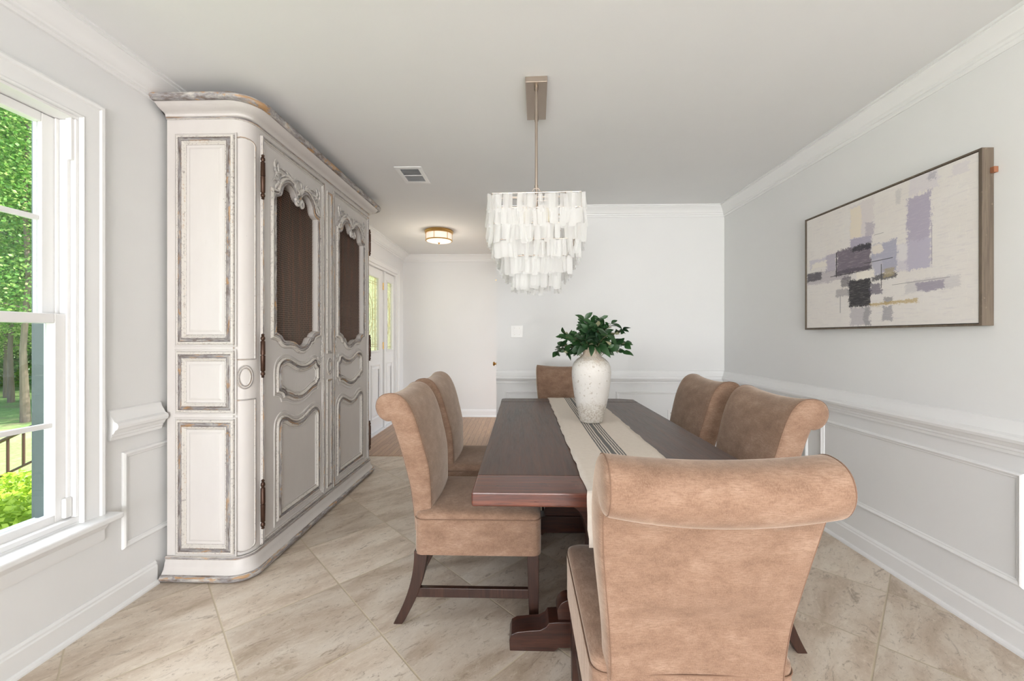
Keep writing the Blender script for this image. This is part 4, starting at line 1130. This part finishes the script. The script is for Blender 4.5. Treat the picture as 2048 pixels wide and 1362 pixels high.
b.box(PXF+.003, PXF+.0119, y0, y1, z0, z1); cv_ = pobj(b, 'canvas', 'painting')
ul = cv_.data.uv_layers.new(name='UVMap')
for lp in cv_.data.loops:
    c = cv_.data.vertices[lp.vertex_index].co; ul.data[lp.index].uv = ((y1-2.18-c.y)/(y1-y0), (c.z+1.615-z0)/(z1-z0))
b = MB(); b.box(XR-.018, XR-.001, PY0-.016, PY0-.0005, 1.868, 1.892); pobj(b, 'corner_tab', 'leather', bevel=.002)

# ------------------------------------------------------------------ wall plates
sw = empty('light_switch', (-.048, YB, 1.258), 0, 'white double toggle light switch on the back wall left of the vase', 'light switch')
b = MB(); b.box(-.058, .058, -.006, -.0005, -.058, .058); b.build('cover_plate', M['plastic'], sw, bevel=.003)
for x in (-.023, .023):
    b = MB(); b.box(x-.005, x+.005, -.0065, -.0062, -.012, .012); b.box(x-.004, x+.004, -.016, -.0066, -.002, .010); b.build('toggle', M['plastic'], sw, bevel=.0015)
    for z in (.032, -.032): b = MB(); b.cyl((x, -.0075, z), (x, -.0061, z), .003); b.build('screw', M['nickel'], sw)
ou = empty('wall_outlet', (1.41, YB, .46), 0, 'white wall outlet on the back wall low beside the right corner', 'outlet')
b = MB(); b.box(-.035, .035, -.006, -.0005, -.058, .058); b.build('cover_plate', M['plastic'], ou, bevel=.003)
for z in (-.024, .024):
    b = MB()
    b.box(-.009, -.006, -.0068, -.0061, z-.002, z+.010); b.box(.006, .009, -.0068, -.0061, z-.002, z+.010); b.box(-.0025, .0025, -.0068, -.0061, z-.013, z-.008)
    b.build('socket', M['dark_slot'], ou)

# ------------------------------------------------------------------ ceiling vent
vt = empty('ceiling_vent', (-.828, 3.045, H), 0, 'white ceiling air vent with louvred slots above the armoire end', 'air vent')
b = MB(); b.plate([[(-.10, -.155), (.10, -.155), (.10, .155), (-.10, .155)], [(-.068, -.118), (-.068, .118), (.068, .118), (.068, -.118)]], lambda x, y, z: (x, y, z), -.006, -.0005); b.build('vent_frame', M['trim'], vt, bevel=.0015)
b = MB(); b.box(-.068, .068, -.118, .118, -.0015, -.0006); b.build('duct_opening', M['dark_slot'], vt)
b = MB()
for i in range(24):
    y = -.114+i*.0099
    ya, yb = (y+.0066, y) if y < -.004 else (y+.0060, y+.0015)
    b.add([(-.068, ya, -.0018), (.068, ya, -.0018), (.068, yb, -.0055), (-.068, yb, -.0055), (-.068, ya, -.0024), (.068, ya, -.0024), (.068, yb, -.0061), (-.068, yb, -.0061)], [(0, 1, 2, 3), (4, 7, 6, 5), (0, 4, 5, 1), (2, 6, 7, 3), (0, 3, 7, 4), (1, 5, 6, 2)])
b.box(-.068, .068, -.004, .004, -.007, -.0016)
b.build('louvres', M['trim'], vt)

# ------------------------------------------------------------------ flush-mount light in the foyer
fl = empty('flush_ceiling_light', (-.965, 4.66, H), 0, 'lit round brass and opal glass drum light on the foyer ceiling', 'ceiling light')
b = MB(); b.lathe([(.05, -.0005), (.158, -.0005), (.164, -.006), (.166, -.016), (.162, -.022), (.158, -.024), (.160, -.034), (.157, -.038), (.145, -.038)], n=64); b.build('brass_pan', M['brass'], fl, smooth=True, angle=35)
b = MB(); b.lathe([(.146, -.0385), (.148, -.040), (.148, -.112), (.146, -.1135)], n=64, cap=False); b.build('glass_drum', M['glow'], fl, smooth=True, angle=35)
b = MB(); b.lathe([(.148, -.110), (.155, -.110), (.157, -.116), (.153, -.121), (.143, -.121)], n=64, cap=False); b.build('brass_ring', M['brass'], fl, smooth=True, angle=35)
b = MB(); b.lathe([(.1425, -.118), (.142, -.122), (.10, -.132), (.05, -.138), (.012, -.140)], n=48); b.build('bottom_glass', M['glow'], fl, smooth=True)
for k in range(6):
    b = MB(); a = 2*PI*k/6+.35; x, y = .1505*math.cos(a), .1505*math.sin(a); b.cyl((x, y, -.036), (x, y, -.114), .0035, n=8)
    b.build('brass_bar', M['brass'], fl, smooth=True)
b = MB(); b.lathe([(.001, -.158), (.006, -.156), (.009, -.150), (.006, -.147), (.014, -.144), (.016, -.141), (.001, -.1405)], n=20, cap=False); b.build('finial', M['brass'], fl, smooth=True)
pl = bpy.data.lights.new('foyer_lamp', 'POINT'); pl.energy = 3.5; pl.color = (1, .88, .74); pl.shadow_soft_size = .10
po = bpy.data.objects.new('foyer_lamp', pl); C.objects.link(po); po.location = (-.965, 4.66, H-.42)

# ------------------------------------------------------------------ chandelier
CX, CY = .074, 2.07
cl = empty('chandelier', (CX, CY, H), -.038, 'square tiered chandelier of white shell strips hanging over the table', 'chandelier')
zt = 1.877-H
b = MB(); b.box(-.052, .052, -.168, .168, -.028, -.0005); b.build('ceiling_canopy', M['nickel'], cl, bevel=.002)
for s in (-1, 1):
    b = MB(); y = s*.135; b.cyl((0, y, -.028), (0, y, -.052), .0105, n=16); b.tube([(0, y, -.052), (0, y, zt+.048)], .0068, 14); b.cyl((0, y, zt+.043), (0, y, zt+.058), .009, n=14)
    rod = b.build('rod', M['nickel'], cl, smooth=True, angle=40)
    b = MB(); pts = [(.019*math.cos(a), y, zt+.024+.022*math.sin(a)) for a in [2*PI*i/20 for i in range(21)]]; b.tube(pts, .0017, 6); o = b.build('ring', M['nickel'], rod, smooth=True)
b = MB(); hs = .208
def bar(p, q, r=.0028): b.tube([p, q], r, 6)
def sqr(h, z, r=.0028):
    for p, q in (((-h, -h), (h, -h)), ((h, -h), (h, h)), ((h, h), (-h, h)), ((-h, h), (-h, -h))): bar((*p, z), (*q, z), r)
TI = [(.205, 0), (.208, -.070), (.206, -.140), (.186, -.210), (.146, -.280), (.100, -.345)]
for h, dz in TI: sqr(h, zt+dz, .0022)
for h in (.15, .09): sqr(h, zt, .002)
for y in (-.135, 0, .135): bar((-hs, y, zt), (hs, y, zt), .0024)
for x in (-.135, .135): bar((x, -hs, zt), (x, hs, zt), .0024)
for sx in (-1, 1):
    for sy in (-1, 1):
        for i in range(len(TI)-1): bar((sx*TI[i][0], sy*TI[i][0], zt+TI[i][1]), (sx*TI[i+1][0], sy*TI[i+1][0], zt+TI[i+1][1]), .0022)
b.build('frame', M['nickel'], cl)
b = MB(); b.tube([(0, 0, zt), (0, 0, zt-.06)], .004, 8); b.tube([(0, 0, zt-.06), (0, 0, zt-.09), (0, 0, zt-.12)], [.010, .014, .008], 12)
for k in range(4):
    a = PI/4+k*PI/2; ca, sa = math.cos(a), math.sin(a)
    b.tube([(0, 0, zt-.10), (.03*ca, .03*sa, zt-.20), (.06*ca, .06*sa, zt-.215), (.075*ca, .075*sa, zt-.185)], .0035, 8)
stem = b.build('candle_arms', M['nickel'], cl, smooth=True)
for k in range(4):
    a = PI/4+k*PI/2; x, y = .075*math.cos(a), .075*math.sin(a)
    b = MB(); b.lathe([(.012, zt-.185), (.012, zt-.10), (.009, zt-.098)], x, y, 14); o = b.build('candle_sleeve', M['sleeve'], cl, smooth=True, angle=40)
    b = MB(); b.lathe([(.006, zt-.098), (.012, zt-.085), (.0155, zt-.065), (.012, zt-.042), (.005, zt-.022), (.001, zt-.015)], x, y, 14, cap=False); o2 = b.build('bulb', M['frost'], cl, smooth=True); o2.parent = o
cg = bpy.data.lights.new('chandelier_fill', 'POINT'); cg.energy = .2; cg.color = (1, .93, .86); cg.shadow_soft_size = .06  # fill lamp added inside the frame to brighten shells and ceiling
cgo = bpy.data.objects.new('chandelier_fill', cg); C.objects.link(cgo); cgo.location = (CX, CY, H+zt-.05)
rs_ = random.Random(5)
def shell(b, x, y, z, ang, W, L, tilt, tw):
    # thin curved strip hanging from (x,y,z) facing direction ang
    d = Vector((math.cos(ang+tw), math.sin(ang+tw), 0)); s = Vector((-d.y, d.x, 0)); rows = []
    for t_, k in ((0, .86), (.12, 1), (.5, 1), (.88, 1), (1, .8)):
        c = Vector((x, y, z-L*t_))+d*(tilt*L*t_)+s*(rs_.uniform(-.001, .001))
        rows.append([c-s*W*.5*k+d*.0015, c-s*W*.18*k, c+s*W*.18*k+d*.0004, c+s*W*.5*k+d*.0015])
    vs = [q for r_ in rows for q in r_]; fs = []
    for i in range(len(rows)-1):
        for j in range(3): k = i*4+j; fs.append((k, k+1, k+5, k+4))
    b.add(vs, fs)
singles = []; mass = MB()
for ti, (h, dz) in enumerate(TI):
    for side in range(4):
        ang = -PI/2+side*PI/2; nx, ny = math.cos(ang), math.sin(ang); tx, ty = -ny, nx
        W = .030; n = int(2*h/.0225)
        for layer in (0, 1):
            for i in range(n+1):
                u = -h+2*h*i/n+rs_.uniform(-.005, .005)+(.011 if layer else 0); off = h+.003+.006*layer+rs_.uniform(0, .004)
                args = (nx*off+tx*u, ny*off+ty*u, zt+dz-.002-rs_.uniform(0, .008), ang, W*rs_.uniform(.5, 1.1), .084*rs_.uniform(.80, 1.10), rs_.uniform(-.04, .22), rs_.uniform(-.8, .8))
                if rs_.random() < .12: continue
                if side == 0 and layer == 1 and len(singles) < 100:
                    bb = MB(); shell(bb, *args); singles.append(bb)
                else: shell(mass, *args)
# inner strings under the frame
for i in range(7):
    for j in range(7):
        for k in range(4):
            x, y = -.15+.05*i+rs_.uniform(-.01, .01), -.15+.05*j+rs_.uniform(-.01, .01)
            if max(abs(x), abs(y)) < .105 and k < 3: continue
            if max(abs(x), abs(y)) > .13 and k > 2: continue
            zz = zt-.06-.075*k
            shell(mass, x, y, zz-.01, rs_.uniform(0, 6), .026, .078, 0, 0)
for i in range(30):
    a = rs_.uniform(0, 6.28); r = rs_.uniform(.01, .085); shell(mass, r*math.cos(a), r*math.sin(a), zt-.33-rs_.uniform(0, .03), a, .026, .08, 0, 0)
for bb in singles: bb.build('shell_strip', M['shell'], cl, smooth=True, angle=80)
o = mass.build('shell_strings', M['shell'], cl, smooth=True, angle=80); o['kind'] = 'stuff'

# ------------------------------------------------------------------ outside
GZ = -.45
b = MB(); b.box(-60, XL-.17, -30, 60, GZ-.1, GZ); o = b.build('lawn', M['grass']); tag(o, kind='structure')
def uvbox(name, boxes, m, lab, cat):
    b = MB()
    for q in boxes: b.box(*q)
    o = b.build(name, M[m]); me = o.data; ul = me.uv_layers.new(name='UVMap')
    for p in me.polygons:
        n_ = p.normal
        for li in p.loop_indices:
            c = me.vertices[me.loops[li].vertex_index].co
            ul.data[li].uv = (c.y, c.z) if abs(n_.x) > .7 else ((c.x, c.z) if abs(n_.y) > .7 else (c.x, c.y))
    return tag(o, lab, cat)
st = []
for k in range(5): st.append((-3.6-.32*(k+1), -3.6-.32*k, 3.95, 5.9, GZ, -.09-.075*k))
uvbox('brick_steps', [(-3.6, XL-.2, 3.95, 5.9, GZ, -.02)]+st, 'brick', 'pale red brick steps and landing outside the front door', 'steps')
b = MB(); pts = [(-3.45, GZ), (-3.45, .02), (-5.32, -.44), (-5.32, GZ)]
b.plate([pts], lambda u, v, h: (u, 3.78+h, v), 0, .165)
bk = b.build('brick_cheek_wall', M['brick']); me = bk.data; ul = me.uv_layers.new(name='UVMap')
for p in me.polygons:
    for li in p.loop_indices:
        c = me.vertices[me.loops[li].vertex_index].co; ul.data[li].uv = (c.x, c.z) if abs(p.normal.y) > .7 else (c.y, c.x)
tag(bk, 'sloping brick side wall of the outdoor steps seen low in the window', 'wall')
rl = empty('stair_railing', (-4.9, 3.86, GZ), 0, 'brown iron stair railing seen through the lower window pane', 'railing')
def rz_(x): return .268+(x+4.93)*.47
sh = lambda p: (p[0]+4.9, p[1]-3.86, p[2]-GZ)
b = MB(); b.tube([sh((x, 3.86, rz_(x)+.012)) for x in (-3.5, -5.5)], .018, 8); b.build('top_rail', M['rail'], rl, smooth=True)
b = MB(); b.tube([sh((x, 3.86, rz_(x)-.335)) for x in (-3.5, -5.5)], .012, 8); b.build('bottom_rail', M['rail'], rl, smooth=True)
for x in (-3.5, -3.66, -3.82, -3.98, -4.13, -4.29, -4.45, -4.61, -4.77, -4.929, -5.089, -5.25, -5.41):
    b = MB(); b.tube([sh((x, 3.86, rz_(x))), sh((x, 3.86, rz_(x)-.335))], .012, 6); b.build('baluster', M['rail'], rl, smooth=True)
for x in (-3.52, -5.48):
    b = MB(); b.tube([sh((x, 3.86, rz_(x)+.02)), sh((x, 3.86, GZ+.06))], .018, 8); b.build('post', M['rail'], rl, smooth=True)
def cloud(b, c, R_, n, s, rd, flat_=1.0):
    for _ in range(n):
        while True:
            v = Vector((rd.uniform(-1, 1), rd.uniform(-1, 1), rd.uniform(-1, 1)))
            if .25 < v.length < 1: break
        p = Vector(c)+Vector((v.x*R_[0], v.y*R_[1], v.z*R_[2]))
        d = Vector((rd.uniform(-1, 1), rd.uniform(-1, 1), rd.uniform(-.6, .4))).normalized(); L_ = s*rd.uniform(.7, 1.3)
        q = d.orthogonal().normalized(); q = (q*math.cos(a_ := rd.uniform(0, PI))+d.cross(q)*math.sin(a_))*L_*.36
        b.add([p, p+d*L_*.5+q, p+d*L_, p+d*L_*.5-q], [(0, 1, 2, 3)])
rd = random.Random(3)
def bush(x, y, r, lab):
    b = MB(); cloud(b, (0, 0, r*.55), (r, r, r*.62), 2200, .05, rd)
    e = empty('garden_shrub', (x, y, GZ), 0, lab, 'shrub', 'shrubs below the window')
    b.build('foliage', M['bush_leaf'], e)
    b = MB()
    for k in range(5): a = k*1.3; b.tube([(0, 0, 0), (.3*r*math.cos(a), .3*r*math.sin(a), r*.6)], .01, 5)
    b.build('stems', M['bark'], e)
bush(-4.45, 3.30, .42, 'bright yellow-green shrub low in the window in front of the brick steps')
bush(-3.85, 2.80, .42, 'bright yellow-green shrub close to the window sill')
# trees
def tree_proto(mat, seed, Ht=9, cr=2.6, n=60000, s=.06, tr=.055, low_=1.6):
    r_ = random.Random(seed); e = empty('woodland_tree')
    b = MB(); pts = [(r_.uniform(-.025, .025)*i, r_.uniform(-.025, .025)*i, Ht*.85*i/6) for i in range(7)]; b.tube(pts, [tr*(1.35 if i == 0 else 1)*(1-.12*i) for i in range(7)], 10)
    for k in range(10):
        a = r_.uniform(0, 6.28); z = low_+.3+(Ht*.6)*k/10; L_ = cr*r_.uniform(.5, .85)
        b.tube([(0, 0, z), (L_*.5*math.cos(a), L_*.5*math.sin(a), z+.35), (L_*math.cos(a), L_*math.sin(a), z+.5)], [tr*.35, tr*.2, .015], 6)
    b.build('trunk', M['bark'], e, smooth=True)
    b = MB(); N = 16
    for k in range(N):
        a = r_.uniform(0, 6.28); z = low_+.7+(Ht-low_)*k/N; rr_ = cr*(1-.45*k/N)*r_.uniform(.1, .75)
        cloud(b, (rr_*math.cos(a), rr_*math.sin(a), z), (cr*.55, cr*.55, .75), n//N, s, r_)
    b.build('foliage', M[mat], e); return e
protos = [tree_proto('tree_leaf', 1), tree_proto('tree_leaf_deep', 2, 10, 2.8, 60000, .062, .055, 1.9), tree_proto('tree_leaf', 4, 8, 2.4, 52000, .06, .05, .9)]
tspots = [(-9.64, 7.58, 1, .0, 1.0), (-12.9, 9.85, 1, 1.1, .95), (-10.8, 9.6, 0, 2.0, 1.0), (-14.0, 10.6, 2, .4, 1.1), (-15.5, 13.2, 0, 3.0, 1.2), (-13.5, 12.2, 1, 4.1, 1.1), (-17.5, 13.6, 2, 5.0, 1.3),
          (-19, 16.5, 1, 2.2, 1.3), (-16.0, 10.2, 0, .9, 1.2), (-21, 15.5, 0, 3.6, 1.4), (-8.4, 9.6, 2, 1.5, .9),
          (-6.0, 12.5, 0, 2.6, 1.0), (-7.5, 17, 1, .3, 1.2), (-10.5, 20, 0, 1.9, 1.3), (-7.0, 24, 2, 3.3, 1.5), (-12.5, 26, 1, 5.2, 1.5)]
where = ['nearest tree seen through the lower window pane, dark trunk on the lawn', 'slim trunked tree left of the nearest tree in the window', 'bright leafy tree filling the upper window pane', 'low leafed tree behind the lawn at the window edge',
         'tall bright tree deep in the woods behind the window', 'dark leafed tree behind the nearest tree', 'low branching tree far back at the left window edge', 'dark tree farthest back in the woods', 'bright tree at the left window edge', 'tall bright tree farthest back behind the lawn',
         'small leafy tree beside the path outside the window', 'leafy tree seen through the front door glass', 'dark tree seen through the front door glass', 'bright tree behind the others in the front door glass', 'low leafed tree far beyond the front door', 'dark tree farthest beyond the front door']
used = set()
for i, (x, y, k, rz, s) in enumerate(tspots):
    if k not in used: o = protos[k]; used.add(k)
    else: o = copy_tree(protos[k])
    o.location = (x, y, GZ); o.rotation_euler = (0, 0, rz); o.scale = (s, s, s)
    tag(o, where[i], 'tree', 'woodland trees beyond the lawn')

for nm, (x0, x1), (y0, y1), lab in (('window', (-19, -15.5), (9.5, 19), 'low green thicket of the woods behind the trees in the window'), ('door', (-13, -4), (27, 30), 'low green thicket beyond the trees in the front door glass')):
    e = empty('woodland_thicket', ((x0+x1)/2, (y0+y1)/2, GZ), 0, lab, 'thicket', None, 'stuff')
    b = MB(); r_ = random.Random(9)
    for k in range(26):
        cloud(b, (r_.uniform(x0, x1)-(x0+x1)/2, r_.uniform(y0, y1)-(y0+y1)/2, r_.uniform(.4, 3.6)), (1.3, 1.3, 1.0), 1800, .13, r_)
    b.build('foliage', M['tree_leaf_deep'] if nm == 'window' else M['tree_leaf'], e)
